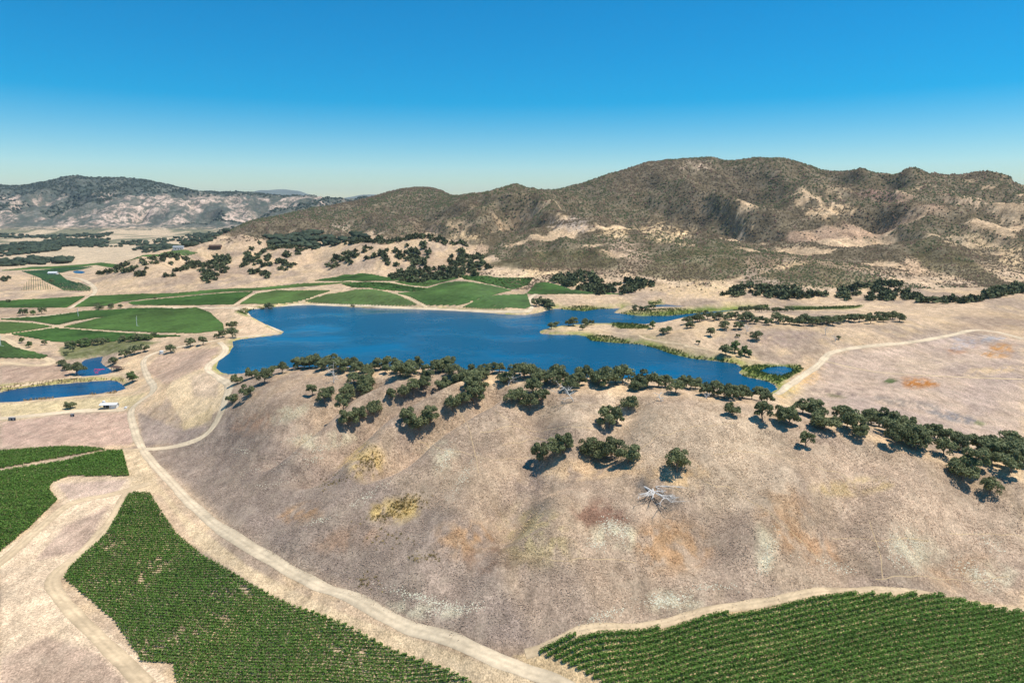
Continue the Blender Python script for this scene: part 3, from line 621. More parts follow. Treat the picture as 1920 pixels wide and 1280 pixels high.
FB = [([(180,599),(260,583),(370,578),(395,588),(418,608),(420,620),(370,625),(300,624),(120,614)], [(200,612),(400,606)], 'rounded green vineyard with a wind machine, left of the lake'),
 ([(0,599),(90,594),(160,584),(250,579),(330,579),(180,596),(140,602),(108,610),(60,602)], [(40,597),(240,588)], 'green vineyard strip with a small wind machine above the lane crossing'),
 ([(0,604),(60,607),(98,613),(40,622),(0,627)], [(0,612),(90,614)], 'small green vineyard left of the lane crossing'),
 ([(20,627),(105,616),(180,622),(300,629),(350,630),(290,634),(220,640),(100,641)], [(60,628),(240,632)], 'olive green vineyard below the lane crossing'),
 ([(-20,635),(8,640),(25,652),(90,668),(80,673),(0,672),(-20,672)], [(0,655),(60,665)], 'green vineyard with row ends showing at the left edge'),
 ([(-20,566),(100,560),(160,556),(125,577),(0,577)], [(0,570),(120,566)], 'vineyard strip behind the riverside trees at far left'),
 ([(170,556),(300,552),(480,541),(560,533),(566,537),(470,546),(350,554),(230,566),(200,574),(140,576)], [(200,562),(400,549)], 'long thin vineyard at the foot of the oak hills'),
 ([(240,568),(360,556),(474,548),(450,563),(438,571),(300,573),(250,572)], [(270,567),(440,560)], 'vineyard between two lanes northwest of the lake'),
 ([(450,571),(480,552),(520,545),(620,546),(590,556),(555,567),(500,571)], [(470,565),(580,555)], 'bright green vineyard at the lake corner'),
 ([(568,563),(620,552),(670,544),(710,545),(745,554),(785,573),(700,573),(620,570)], [(640,569),(700,548)], 'domed vineyard with diagonal rows on the far lake shore'),
 ([(745,551),(790,546),(830,532),(860,529),(900,533),(960,545),(925,554),(890,564),(860,573),(800,573)], [(780,562),(920,550)], 'domed green vineyard with a bare striped patch in its middle'),
 ([(868,577),(930,555),(988,552),(995,575),(985,579),(940,580)], [(890,574),(980,562)], 'green vineyard wedge on the far shore beside the dark oaks'),
 ([(988,551),(1005,532),(1022,530),(1070,544),(1160,552),(1040,552)], [(1010,545),(1100,549)], 'dark green triangular vineyard right of the dark oaks'),
 ([(590,527),(650,515),(720,520),(790,518),(740,527),(680,528)], [(620,525),(740,522)], 'green vineyard hilltop nearest the oak foothills'),
 ([(520,541),(570,532),(660,530),(620,534),(570,538)], [(540,538),(620,533)], 'narrow pale vineyard between two forks of the lane'),
 ([(0,508),(60,501),(190,493),(260,483),(280,478),(340,476),(240,490),(180,497),(60,505)], [(40,503),(200,493)], 'long distant vineyard on the valley floor'),
 ([(40,509),(120,502),(175,500),(150,506),(110,512),(125,525),(170,540),(170,546),(120,545),(90,530)], [(80,515),(150,541)], 'distant vineyard curving around the bare knoll'),
 ([(300,476),(345,470),(375,472),(350,480),(310,483)], [(310,479),(360,474)], 'small distant vineyard below the farm buildings')]
for px, rp, lb in FB: far_block(px, rp, lb)
for px, rp, lb in [([(640,533),(730,531),(790,540),(850,546),(780,547),(715,544),(660,540)], [(660,536),(790,543)], 'thin greyish young vineyard between the domed vineyards'),
 ([(740,529),(800,521),(838,518),(860,522),(830,530),(800,538)], [(760,530),(840,522)], 'pale young vineyard under the oak slope'),
 ([(860,517),(930,521),(1000,521),(990,535),(960,543),(910,532),(870,524)], [(880,520),(980,532)], 'patchy grey green vineyard top right of the domes'),
 ([(38,545),(62,517),(105,542)], [(62,518),(62,540)], 'sparse triangular young vineyard on the bare knoll')]: far_block(px, rp, lb, 3.2, .6)
# ------------------------------------------------------------ trees
def oak_proto(seed, h, wd, mat, name, leafn=3400, ls=.56, nb=24, rs=1.):
    r = np.random.default_rng(seed); rad = wd/2
    tb = MB(); th = h*.24
    lean = r.normal(size=2)*.25
    tb.tube([(0, 0, -.6), (lean[0]*.3, lean[1]*.3, th*.5), (lean[0], lean[1], th)], [h*.04, h*.032, h*.026], 7)
    cen = []; br = []
    for i in range(nb):
        a = r.random()*2*pi; q = np.sqrt(r.random())*.78; zc = h*(.24+.54*r.random()*(1.1-q*.55))
        cen.append((cos(a)*q*rad, sin(a)*q*rad, zc)); br.append(rad*rs*(.24+.20*r.random()))
    cen = np.array(cen); br = np.array(br)
    for c in cen[:8]:
        m = np.array([lean[0]+c[0]*.4, lean[1]+c[1]*.4, th+(c[2]-th)*.45])
        tb.tube([(lean[0], lean[1], th*.9), m, c], [h*.017, h*.012, h*.004], 5)
    k = r.integers(0, nb, leafn); d = r.normal(size=(leafn, 3)); d /= np.linalg.norm(d, axis=1)[:, None]
    d[:, 2] = np.where(d[:, 2] < -.45, -d[:, 2]*.6, d[:, 2])
    rr = br[k]*(.72+.36*r.random(leafn))
    p = cen[k]+d*rr[:, None]*np.array([1, 1, .78])
    p[:, 2] = np.maximum(p[:, 2], h*.05+h*.1*r.random(leafn))
    v, f = quads(p, ls*(.6+.8*r.random(leafn)), out=d, r=r)
    sh = np.repeat(np.clip(.5+.18*r.normal(size=leafn)+(r.random(nb)[k]-.5)*.5, 0, 1), 4)
    return (mesh_np(name+'_crown', v, f, M[mat], shade=sh), tb)
def proto_mesh(tb, nm, mat):
    me = bpy.data.meshes.new(nm); me.from_pydata(tb.v, [], tb.f); me.update(); me.materials.append(M[mat]); return me
PRO = []
for i, (h, wd) in enumerate(((10,11),(10,12.5),(10,9),(10,10.5),(10,13),(10,8.5),(10,11.5))):
    c, t = oak_proto(100+i, h, wd, 'oak', 'oak', 3000 if i % 2 else 1900, .56, (22, 12, 16)[i % 3], (1., .82, .9)[i % 3]); PRO.append((c, proto_mesh(t, 'oak_trunk', 'bark')))
WIL = []
for i, (h, wd) in enumerate(((10,6),(10,9),(10,11))):
    c, t = oak_proto(200+i, h, wd, 'willow', 'willow', 1900); WIL.append((c, proto_mesh(t, 'willow_trunk', 'bark')))
NT = 0
def tree(x, y, h, label, group=None, pro=None, name='oak_tree', wide=1., cat='tree', sink=.15):
    global NT
    NT += 1
    c, t = (pro or PRO)[rng.integers(0, len(pro or PRO))]
    s = h/10
    root = empty(name, (x, y, float(height(x, y))-sink), rng.random()*2*pi, label=label, cat=cat, group=group)
    root.scale = (s*wide, s*wide, s)
    link('crown', c, root); link('trunk', t, root)
    return root
def at(u, v): return hit([u], [v])[0]
def one(u, v, h, label, **kw):
    p = at(u, v); return tree(p[0], p[1]+h*.25, h, label, **kw)
def along(px, n_, hmin, hmax, off0, off1, label, group, **kw):
    P = smooth_line(np.array(px, float)); P = resample(P, 1.)
    for k in range(n_):
        u, v = P[int((k+rng.random()*.9)/n_*(len(P)-1))]
        p = at(u, v); y = p[1]+off0+(off1-off0)*rng.random(); tree(p[0]*y/p[1], y, hmin+(hmax-hmin)*rng.random(), label, group, **kw)
def fill(poly, n_, hmin, hmax, label, group, **kw):
    P = np.array(poly, float); W_ = hit(P[:, 0], P[:, 1])[:, :2]; lo, hi = W_.min(0), W_.max(0); k = 0; g = 0
    while k < n_ and g < 4000:
        g += 1; q = lo+(hi-lo)*rng.random(2)
        if inpoly(q[:1], q[1:], W_)[0]:
            tree(q[0], q[1], hmin+(hmax-hmin)*rng.random(), label, group, **kw); k += 1
G1 = 'oaks of the tree line on the crest before the lake'
along([(558,701),(640,702),(690,707),(740,711),(800,711),(850,715),(890,719),(960,721),(1010,729),(1080,736),(1140,741)], 58, 7, 12.5, 1, 22, 'oak in the dense crest tree line before the lake', G1)
along([(1150,744),(1210,745),(1290,744),(1350,752),(1450,768)], 20, 7, 12, 6, 24, 'oak in the tree line behind the bare crest', 'oaks behind the bare crest')
along([(1470,785),(1520,788),(1580,800),(1620,808),(1660,812),(1720,828),(1790,845),(1850,862),(1915,885)], 24, 8, 13, -8, 22, 'oak in the line down the right ridge', 'oaks of the right ridge')
fill([(1840,875),(1925,905),(1940,850),(1850,835)], 9, 9, 13, 'oak in the dense grove at the right edge', 'oaks of the right grove')
G2 = 'oaks in the draws of the near hillside'
fill([(812,735),(890,742),(915,728),(850,718),(815,722)], 9, 9, 11, 'oak in the grove just below the crest, upper draw', G2)
fill([(640,745),(700,735),(700,718),(640,718)], 7, 8, 10, 'oak in the loose grove under the crest at left', 'oaks under the crest at left')
for u, v, h, lb in ((433,759,7.5,'low round oak beside the dam track'),(460,752,9.5,'dense round oak beside the low oak at the dam track'),(442,722,8,'brownish oak at the end of the dam'),(470,711,9,'oak at the water left of the tree line'),(493,722,10.5,'leaning oak on the left end of the crest'),(508,708,9,'oak beside the leaning oak on the crest'),(527,701,8.5,'small oak with pale trunk on the crest'),
   (583,745,8.5,'upper left oak in the first draw'),(606,762,9.5,'oak on the spur edge in the first draw'),(618,752,8.5,'oak tucked behind the spur edge oak'),(641,770,10,'dark oak lowest on the right of first draw'),(650,757,9,'oak right above the dark oak of first draw'),
   (652,812,10.5,'left oak of the big dark clump on the hillside'),(672,803,11,'middle oak of the big dark clump on the hillside'),(700,788,9.5,'right oak of the big dark clump on the hillside'),(732,759,8.5,'lone oak above the big dark clump'),(757,757,8.5,'lowest oak of the second draw'),(773,748,9.5,'second oak up the second draw'),(793,740,9.5,'third oak up the second draw'),
   (764,808,10,'left oak of the spreading clump in the third draw'),(785,822,11,'front oak of the spreading clump in the third draw'),(806,806,10,'right oak of the spreading clump in the third draw'),(848,782,9,'lower oak behind the third spur edge'),(866,772,8.5,'oak behind the third spur edge'),(888,766,11,'tall oak at the head of the third spur'),(901,748,9,'oak above the tall oak of third spur'),
   (958,763,8,'left oak of the hanging clump under the crest'),(975,765,9,'second oak of the hanging clump under the crest'),(993,777,9.5,'lowest oak of the hanging clump under the crest'),(1016,768,10.5,'right oak of the hanging clump under the crest'),(1000,750,10,'upper oak of the hanging clump under the crest'),
   (1012,872,11.5,'dark rounded oak, left of the central clump'),(1036,869,10,'oak beside the dark rounded oak in centre'),(1058,862,12,'tall leafy oak, right of the left central clump'),(1107,864,9.5,'thin oak at left of the right central clump'),(1126,868,10,'thin oak in the right central clump'),(1147,868,12,'oak with dark trunk in the right central clump'),(1180,873,10.5,'rightmost oak of the right central clump'),
   (1143,812,12,'big oak halfway up the central draw'),(1158,800,9,'oak touching the big oak in central draw'),(1180,776,9,'upper oak of the central draw'),(1272,896,11,'lone dark oak right of the fallen white tree'),(1375,783,7.5,'sparse small oak below the bare crest'),(1434,800,11.5,'dark oak hanging below the right ridge start'),(1474,797,9,'small oak right of the dark hanging oak'),
   (1515,845,8.5,'dark leaning oak alone on the right slope'),(1606,818,11,'rounded oak in front of right ridge line'),(1684,842,11,'oak with pale trunk on the right ridge'),(1724,850,12,'broad oak in front of the right ridge'),(1775,862,9,'small oak right of the broad ridge oak'),(1812,915,12,'big oak low on the right slope'),(1836,896,12,'oak above the big low oak at right'),(1863,937,8.5,'lowest oak at the right edge')):
    one(u, v, h*1.12, lb, group='single oaks on the near hillside', wide=.82)
G3 = 'oaks on the knoll across the lake'
along([(1285,612),(1330,602),(1370,604),(1430,612),(1500,612),(1570,611),(1690,604)], 44, 8, 11, 0, 22, 'oak in the dark belt on the knoll by the lake', G3)
along([(1388,584),(1430,585),(1485,585)], 12, 6, 8, 0, 10, 'oak in the short belt by the upper lake arm', 'oaks by the upper arm')
for u, v, h, lb, kw in ((1334,632,10.5,'lone round oak on the bare knoll',{}),(1310,646,5,'small sparse oak left below the round knoll oak',{}),(1384,633,4,'tiny oak on the bare knoll',{}),(1420,640,10,'lone tall oak right on the bare knoll',{}),(1360,619,9.5,'left oak in front of the knoll belt',{}),(1387,619,9,'right oak in front of the knoll belt',{}),(1573,637,5,'small dark oak alone on the slope by the road',{}),
   (1363,671,11,'round grey green tree left of the lakeside poplars',{}),(1380,664,13,'bright yellow green poplar by the lake',dict(pro=WIL[:1],name='poplar_tree')),(1389,671,8,'short green tree between the lakeside poplars',dict(pro=WIL[:1],name='poplar_tree')),(1398,669,11,'pale tall poplar by the lake',dict(pro=WIL[:1],name='poplar_tree')),(1406,671,8,'rightmost green tree of the lakeside poplars',dict(pro=WIL[:1],name='poplar_tree')),
   (1075,611,11,'tallest oak on the peninsula tip',{}),(1092,619,6,'small grey oak on the peninsula',{}),(1224,617,10,'slim poplar on the inner peninsula shore',dict(pro=WIL[:1],name='poplar_tree')),(1150,613,4.5,'pale willow on the peninsula',dict(pro=WIL,name='willow_tree')),(503,583,11,'lone tree standing in the lake corner',{}),(491,582,5,'small tree beside the lone lake corner tree',{}),(661,577,5,'small round tree on the far shore road',{}),
   (433,616,11,'upper oak at the corner of the rounded vineyard',{}),(434,634,11,'lower oak at the corner of the rounded vineyard',{}),(416,633,9,'oak left of the vineyard corner oaks',{}),(405,635,7,'smallest oak left of the vineyard corner oaks',{}),(378,648,11,'right oak of the dark pair by the road',{}),(355,651,9.5,'left oak of the dark pair by the road',{}),(318,663,9,'spreading oak beside the pale road bend',{}),
   (232,671,9,'left oak of three above the pond shelter',{}),(250,666,10,'middle oak of three above the pond shelter',{}),(268,661,9,'right oak of three above the pond shelter',{}),(211,685,8,'dark oak at the right pond bank',{}),(140,704,13,'big dark tree on the left pond bank',{}),(122,695,9,'bushy tree behind the big pond tree',{}),(113,686,7,'grey bush left of the pond',{}),(246,719,11,'pale green willow at the end of the lower pond',dict(pro=WIL[1:],name='willow_tree')),(130,767,7.5,'lone dark round tree by the farm road',{}),
   (52,652,8,'bright green tree beside the left vineyard',dict(pro=WIL[1:],name='willow_tree')),(38,643,7,'round tree behind the bright green tree',dict(pro=WIL[1:],name='willow_tree')),(81,647,7,'lone dark oak on the pale track bend',{}),(40,592,13,'largest tree of the riverside group at left',{}),(76,590,12,'right tree of the riverside group at left',{}),(60,591,8,'pale tree between the riverside trees at left',dict(pro=WIL[1:],name='willow_tree')),(15,568,6,'dark bush at the left edge field',{}),(290,562,5,'lone tree on the vineyard lane',{}),(96,531,8,'lone oak on the bare knoll beside the young vineyard',{}),(95,640,1.2,'tiny bush on the track',{})):
    if h > 2: one(u, v, h, lb, **kw)
fill([(1030,620),(1120,612),(1120,608),(1035,612)], 7, 7, 9, 'oak in the row on the peninsula in the lake', 'oaks on the peninsula')
fill([(1165,588),(1235,583),(1235,578),(1175,580)], 9, 5, 7, 'oak in the dark row on the island', 'oaks on the island')
fill([(1000,582),(1040,580),(1042,568),(1005,566)], 9, 9, 13, 'oak in the dark clump on the far shore point', 'oaks on the far shore point')
fill([(165,582),(240,578),(235,574),(170,577)], 8, 5, 8, 'bushy tree in the hedge by the valley road', 'hedge trees by the valley road')
fill([(120,668),(150,652),(210,645),(290,638),(290,632),(210,640),(130,648)], 40, 4.5, 8.5, 'riverside bush in the green hollow above the pond', 'riverside bushes above the pond', pro=WIL[1:]+PRO[:3], name='bush')
fill([(1240,632),(1300,618),(1290,612),(1250,616)], 5, 6, 8, 'oak on the shore side of the knoll', 'oaks on the shore side of the knoll')
# ------------------------------------------------------------ scattered growth as stuff
def dome(nseg=4):
    a = np.arange(nseg)*2*pi/nseg
    v = [(0, 0, 1.)]+[(cos(t)*.78, sin(t)*.78, .62) for t in a]+[(cos(t+.3), sin(t+.3), 0.) for t in a]
    f = [(0, 1+i, 1+(i+1) % nseg) for i in range(nseg)]
    for i in range(nseg):
        j = (i+1) % nseg; f += [(1+i, 1+nseg+i, 1+nseg+j), (1+i, 1+nseg+j, 1+j)]
    return np.array(v), np.array(f)
def lump(seed):
    import bmesh
    bm = bmesh.new(); bmesh.ops.create_icosphere(bm, subdivisions=2, radius=1); r = np.random.default_rng(seed)
    v = np.array([q.co[:] for q in bm.verts]); f = np.array([[q.index for q in p.verts] for p in bm.faces]); bm.free()
    v *= (.72+.5*r.random(len(v)))[:, None]; v[:, 2] = v[:, 2]*.62+.68; return v, f
def scatter(name, x, y, sx, sz, base, mat, cols=None, shade=None, label=None, cat=None, zoff=0.):
    bv, bf = base; n_ = len(x); z = height(x, y); a = rng.random(n_)*2*pi
    jit = .75+.5*rng.random((n_, len(bv), 1)); v = bv[None]*jit
    vx = v[..., 0]*np.cos(a)[:, None]-v[..., 1]*np.sin(a)[:, None]; vy = v[..., 0]*np.sin(a)[:, None]+v[..., 1]*np.cos(a)[:, None]
    P = np.stack([x[:, None]+vx*sx[:, None], y[:, None]+vy*sx[:, None], z[:, None]+zoff+v[..., 2]*sz[:, None]], -1).reshape(-1, 3)
    f = (bf[None]+np.arange(n_)[:, None, None]*len(bv)).reshape(-1, 3)
    kw = {}
    if cols is not None: kw['col'] = np.repeat(cols, len(bv), 0)*(.8+.4*rng.random((n_*len(bv), 1)))
    else: kw['shade'] = np.repeat(rng.random(n_) if shade is None else shade, len(bv))
    return link(name, mesh_np(name, P, f, mat, **kw), kind='stuff', label=label, cat=cat)
def mask_at(x, y, field):
    r = np.interp(y, D, np.arange(NR)); c = (x/y-S[0])/(S[1]-S[0]); return bil(field, r, c)
# chaparral of the big hill
N = 150000
y = 900+2200*rng.random(N)**1.25; s = -.5+1.42*rng.random(N); x = s*y
spur = np.zeros(X.shape)
for p in SPURS: spur[inpoly(wu, wv, p) & (Y > 900) & (Y < 1600)] = 1
pr = mask_at(x, y, np.clip(cover*1.05+.16+spur*1.2+ravine*.5-bare*.9, 0, 1.2)); lum = mask_at(x, y, col.mean(-1)); zz = height(x, y); hu, hv = project(x, y, zz); hue0 = fbm(x/60, y/60, 93, 3)
k = (zz > 30) & (rng.random(N) < pr*np.clip((.42-lum)/.2, .04, 1)*np.where(y > 2450, .8, 1.1)) & (hu > 380) & (hv < 552-np.clip((1000-hu)*.09, 0, 45)+(hue0-.5)*30) & ((hu > 900+(hv-450)*.8+(hue0-.5)*260) | (hv < 450+(hue0-.5)*50))
x, y = x[k], y[k]; hue = fbm(x/200, y/200, 91, 3)
cc = np.where((hue > .5)[:, None], lin(90, 80, 60), lin(76, 80, 52))*(.75+.5*rng.random((len(x), 1)))
cc = np.where((rng.random(len(x)) < .14)[:, None], lin(112, 88, 74), cc)
sz = (1.0+1.7*rng.random(len(x))**1.5)*np.clip(y/1400, .8, 2.0)
tent = (np.array([(0, 0, 1.)]+[(cos(a_*2*pi/5), sin(a_*2*pi/5), -.05) for a_ in range(5)]), np.array([(0, 1+a_, 1+(a_+1) % 5) for a_ in range(5)]))
scatter('chaparral', x, y, sz*1.0, sz*1.0, tent, M['chap'], cols=cc, label='dark chaparral shrubs covering the big hill', cat='shrubs')
# trees on the middle hills
pts = []
def far_fill(poly, n_):
    P = np.array(poly, float); W_ = hit(P[:, 0], P[:, 1])[:, :2]; lo, hi = W_.min(0), W_.max(0); q = lo+(hi-lo)*rng.random((n_*8, 2))
    q = q[inpoly(q[:, 0], q[:, 1], W_)][:int(n_*1.25)]; pts.append(q)
for p, n_ in (([(185,516),(250,492),(330,482),(345,498),(262,522),(240,518)],34),([(250,492),(300,484),(400,486),(440,476),(430,490),(330,492)],40),([(355,531),(392,505),(410,485),(440,478),(420,520),(385,538)],34),([(448,500),(465,470),(500,468),(512,515),(500,522),(465,515)],44),([(515,490),(535,478),(560,500),(530,512)],14),([(420,480),(470,462),(540,460),(580,470),(560,478),(480,472)],34),
            ([(300,515),(345,505),(350,516),(310,522)],7),([(600,505),(640,475),(700,462),(720,478),(680,490),(640,505)],22),([(700,490),(740,462),(800,458),(820,480),(790,500),(720,500)],34),([(720,525),(760,500),(830,500),(900,505),(890,522),(800,530),(740,528)],80),([(830,500),(850,475),(900,480),(920,505)],50),([(640,460),(720,448),(830,450),(900,462),(830,458),(700,456)],60),
            ([(1030,525),(1090,508),(1130,530),(1165,552),(1120,552),(1060,538)],70),([(1345,555),(1400,535),(1480,540),(1560,555),(1500,562)],45),([(1560,560),(1600,535),(1680,530),(1730,560),(1650,566)],60),([(1720,566),(1800,560),(1860,562),(1780,572)],14),([(1830,565),(1920,552),(1920,535),(1860,545)],34),([(1120,540),(1200,520),(1230,535),(1170,552)],24),([(0,532),(20,527),(15,520),(0,522)],4)):
    far_fill(p, n_)
q = np.concatenate(pts); h_ = (3.0+3.0*rng.random(len(q))**1.5)
cc = np.tile(lin(98, 104, 72), (len(q), 1))*(.65+.5*rng.random((len(q), 1)))
r_ = np.random.default_rng(5); bc = r_.normal(size=(7, 3))*np.array([.45, .45, .22])+np.array([0, 0, .75]); kk = r_.integers(0, 7, 74); dd_ = r_.normal(size=(74, 3)); dd_ /= np.linalg.norm(dd_, axis=1)[:, None]
lv, lf = quads(bc[kk]+dd_*.42, .34+.3*r_.random(74), out=dd_, r=r_); lf = np.concatenate([lf[:, :3], lf[:, [0, 2, 3]]]); lv[:, 2] = np.maximum(lv[:, 2], .03)
scatter('hill_oaks', q[:, 0], q[:, 1], h_*1.05, h_*1.05, (lv, lf), M['chap'], cols=cc, label='small dark oaks dotted over the hills beyond the lake', cat='trees')
pts = []
for p, n_ in (([(0,500),(130,493),(140,486),(60,486),(0,492)],70),([(0,482),(110,470),(110,462),(60,455),(0,462)],170),([(60,462),(200,465),(205,450),(100,448)],170),([(200,466),(330,455),(430,440),(440,425),(340,445),(220,455)],170),([(250,470),(360,468),(390,455),(300,460)],120),([(0,448),(200,446),(210,438),(0,440)],120),([(330,455),(420,450),(420,430),(360,440)],110),([(560,440),(700,450),(640,462),(500,462),(480,450)],120)):
    far_fill(p, int(n_*1.5))
q = np.concatenate(pts); h_ = 4+5*rng.random(len(q))**1.6
scatter('valley_woodland', q[:, 0], q[:, 1], h_*1.3, h_, lump(2), M['chap'], cols=np.tile(lin(70, 80, 62), (len(q), 1))*(.7+.5*rng.random((len(q), 1))), label='dark woodland strips on the far valley floor', cat='trees')
# forest on top of the far range
N = 11000; y = 4300+1900*rng.random(N); x = (-.75+.55*rng.random(N))*y; zz = height(x, y)
k = (zz > 215+60*rng.random(N)) | (mask_at(x, y, np.clip(f1, 0, 1)) > .58); x, y = x[k], y[k]; h_ = 5+5*rng.random(len(x))
scatter('mountain_forest', x, y, h_*1.2, h_, dome(), M['chap'], cols=np.tile(lin(62, 72, 60), (len(x), 1)), label='dark forest on the flat topped mountain at left', cat='trees')
# reeds, wildflowers and weeds
def tuft(nb=5):
    v = []; f = []
    for i in range(nb):
        a = i*2*pi/nb; b = len(v); v += [(cos(a)*.5-.16*sin(a), sin(a)*.5+.16*cos(a), 0), (cos(a)*.5+.16*sin(a), sin(a)*.5-.16*cos(a), 0), (cos(a)*.95, sin(a)*.95, 1.)]; f.append((b, b+1, b+2))
    v += [(-.5, 0, .1), (.5, 0, .1), (0, .1, 1.15)]; f.append((len(v)-3, len(v)-2, len(v)-1)); return np.array(v), np.array(f)
def in_polys(polys, dens):
    out = []
    for p in polys:
        P = np.array(p, float); W_ = hit(P[:, 0], P[:, 1])[:, :2]; lo, hi = W_.min(0), W_.max(0); n_ = int(np.prod(hi-lo)*dens)
        q = lo+(hi-lo)*rng.random((min(n_, 30000), 2)); out.append(q[inpoly(q[:, 0], q[:, 1], W_)])
    return np.concatenate(out)
q = in_polys(MARSH, .5); zz = height(q[:, 0], q[:, 1]); q = q[zz > 18.7 if True else zz][:14000]; n_ = len(q)
scatter('marsh_reeds', q[:, 0], q[:, 1], .5+.6*rng.random(n_), .7+.9*rng.random(n_), tuft(), M['reed'], label='bright green reeds and marsh plants along the water', cat='reeds')
q = in_polys([[(0,724),(130,710),(225,707),(240,716),(205,712),(120,718),(0,734)],[(40,752),(60,748),(100,745),(100,748),(60,752)],[(155,741),(175,737),(180,740),(160,743)],[(200,737),(220,733),(225,736),(205,739)]], .35); n_ = len(q)
scatter('pond_reeds', q[:, 0], q[:, 1], .5+.5*rng.random(n_), .8+.9*rng.random(n_), tuft(), M['straw'], label='straw coloured reeds on the lower pond banks', cat='reeds')
clump = (np.array([(-.35, .05, .02), (.35, -.05, .02), (.1, 1.2, .5), (.3, .1, .02), (-.3, .1, .02), (-.2, -1.1, .45)]), np.array([(0, 1, 2), (3, 4, 5)]))
HP = hit(*np.array(HILL, float).T)[:, :2]; lo, hi = HP.min(0), HP.max(0); q = lo+(hi-lo)*rng.random((230000, 2))
hz_ = height(q[:, 0], q[:, 1]); pu, pv_ = project(q[:, 0], q[:, 1], hz_)
q = q[inpoly(pu, pv_, HILL) & (q[:, 1] < 480) & (fbm(q[:, 0]/6, q[:, 1]/6, 87, 3) > .42)][:130000]
cg = np.stack([mask_at(q[:, 0], q[:, 1], col[..., i]) for i in range(3)], 1)*(.92+.6*rng.random((len(q), 1)))
scatter('dry_grass', q[:, 0], q[:, 1], .25+.4*rng.random(len(q)), .18+.3*rng.random(len(q)), clump, M['chap'], cols=cg, label='tufts of dry grass over the near hillside', cat='grass')
sk = np.array([(960,364),(1010,357),(1060,359),(1120,347),(1190,319),(1250,309),(1310,305),(1380,308),(1430,302),(1480,305),(1540,321),(1590,333),(1635,327),(1680,342),(1720,354),(1800,356),(1860,358),(1920,370)], float)
uu = 960+960*rng.random(90)**.75; ds_ = np.interp(uu, [960,1120,1250,1430,1590,1680,1920], [2140,2240,2320,2290,2140,1940,1790])-10; ss = ray(uu, np.interp(uu, sk[:, 0], sk[:, 1]))[0]
stick = (np.array([(-.5, -.3, 0), (.5, -.3, 0), (0, .5, 0), (.15, 0, 1.), (.9, .1, .72), (0, 0, .5)]), np.array([(0, 1, 3), (1, 2, 3), (2, 0, 3), (5, 4, 3)]))
scatter('skyline_snags', ss*ds_, ds_, .35+.4*rng.random(90), 6+6*rng.random(90), stick, M['chap'], cols=np.tile(lin(92, 84, 76), (90, 1)), label='thin burnt snags standing along the big hill skyline', cat='snags')
def drifts(lst, n_, seed):
    r = np.random.default_rng(seed); us, vs = [], []
    for u, v, ru, rv, ang, k in lst:
        g = r.normal(size=(k, 2))*.55; x = g[:, 0]*ru; y = g[:, 1]*rv; a = radians(ang)
        us.append(u+x*cos(a)-y*sin(a)); vs.append(v+x*sin(a)+y*cos(a))
    return hit(np.concatenate(us), np.concatenate(vs))
q = drifts([(600,840,40,8,-12,160),(560,820,30,7,-10,110),(545,775,40,12,-20,150),(585,862,22,6,-12,70),(835,860,30,9,-62,190),(865,900,45,10,-55,170),(690,930,40,8,-35,90),(600,975,22,5,-12,60),(790,1120,60,9,15,260),(850,1140,50,10,-5,260),(1140,985,18,16,0,170),(1165,995,16,18,0,170),(1120,1020,22,12,0,90),(1250,1125,40,13,-5,330),(1140,1150,40,9,-20,120),(1330,1100,40,7,0,70),(1440,1040,14,36,15,200),(1560,1060,50,10,15,90),(1700,1030,40,30,40,330),(1830,1075,50,16,25,240),(1860,1020,30,14,30,80),(480,880,60,6,-12,60),(455,845,20,8,0,60),(520,905,40,8,-15,50)], 0, 3)
n_ = len(q); scatter('pale_wildflowers', q[:, 0], q[:, 1], .12+.2*rng.random(n_), .12+.14*rng.random(n_), tent, M['flower'], label='drifts of pale cream wildflowers on the dry hillside', cat='flowers')
q = drifts([(690,865,26,22,-20,150),(760,945,40,14,-15,150),(730,965,40,9,-10,80),(800,1045,30,8,0,30),(685,1090,30,14,0,30),(740,1010,50,20,0,30),(620,905,25,9,-20,30)], 0, 4)
n_ = len(q); scatter('yellow_weeds', q[:, 0], q[:, 1], .4+.5*rng.random(n_), .4+.5*rng.random(n_), tuft(), M['weed'], label='patches of yellow dry weeds on the near hillside', cat='weeds')
# ------------------------------------------------------------ dead trees
def dead_tree(name, u, v, h, label, fallen=False, seed=0):
    r = np.random.default_rng(seed); p = at(u, v); b = MB(); tw = MB()
    def branch(a, d, L, rad, depth):
        pts = [np.array(a, float)]; d = np.array(d, float)
        for i in range(4):
            d = d+r.normal(size=3)*.22; d /= np.linalg.norm(d)
            if fallen: d[2] = abs(d[2])*.35 if pts[-1][2] < 1.6 else -.1
            pts.append(pts[-1]+d*L/4)
        (b if depth < 1 else tw).tube(pts, [rad, rad*.85, rad*.7, rad*.55, rad*.35], 6)
        if depth < 3:
            for i in range(3 if depth else 6):
                k = r.integers(1, 5); nd = d+r.normal(size=3)*.75; nd /= np.linalg.norm(nd)
                if not fallen: nd[2] = abs(nd[2])*.6
                branch(pts[k], nd, L*(.45+.25*r.random()), rad*.5, depth+1)
    if fallen: branch((-h*.35, h*.3, .5), (.55, -.8, .05), h*.8, .5, 0); branch((-h*.2, h*.25, .6), (1, -.1, .1), h*.65, .36, 1); branch((-h*.1, h*.1, .6), (-.3, -1, .1), h*.6, .34, 1)
    else: branch((0, 0, -.3), (.05, 0, 1), h, .3, 0)
    root = empty(name, (p[0], p[1], float(height(p[0], p[1]))), label=label, cat='dead tree')
    b.build('trunk', M['deadwood'], root); tw.build('branches', M['deadwood'], root)
dead_tree('fallen_tree', 1232, 922, 15, 'bleached white fallen tree lying on the dry slope', True, 4)
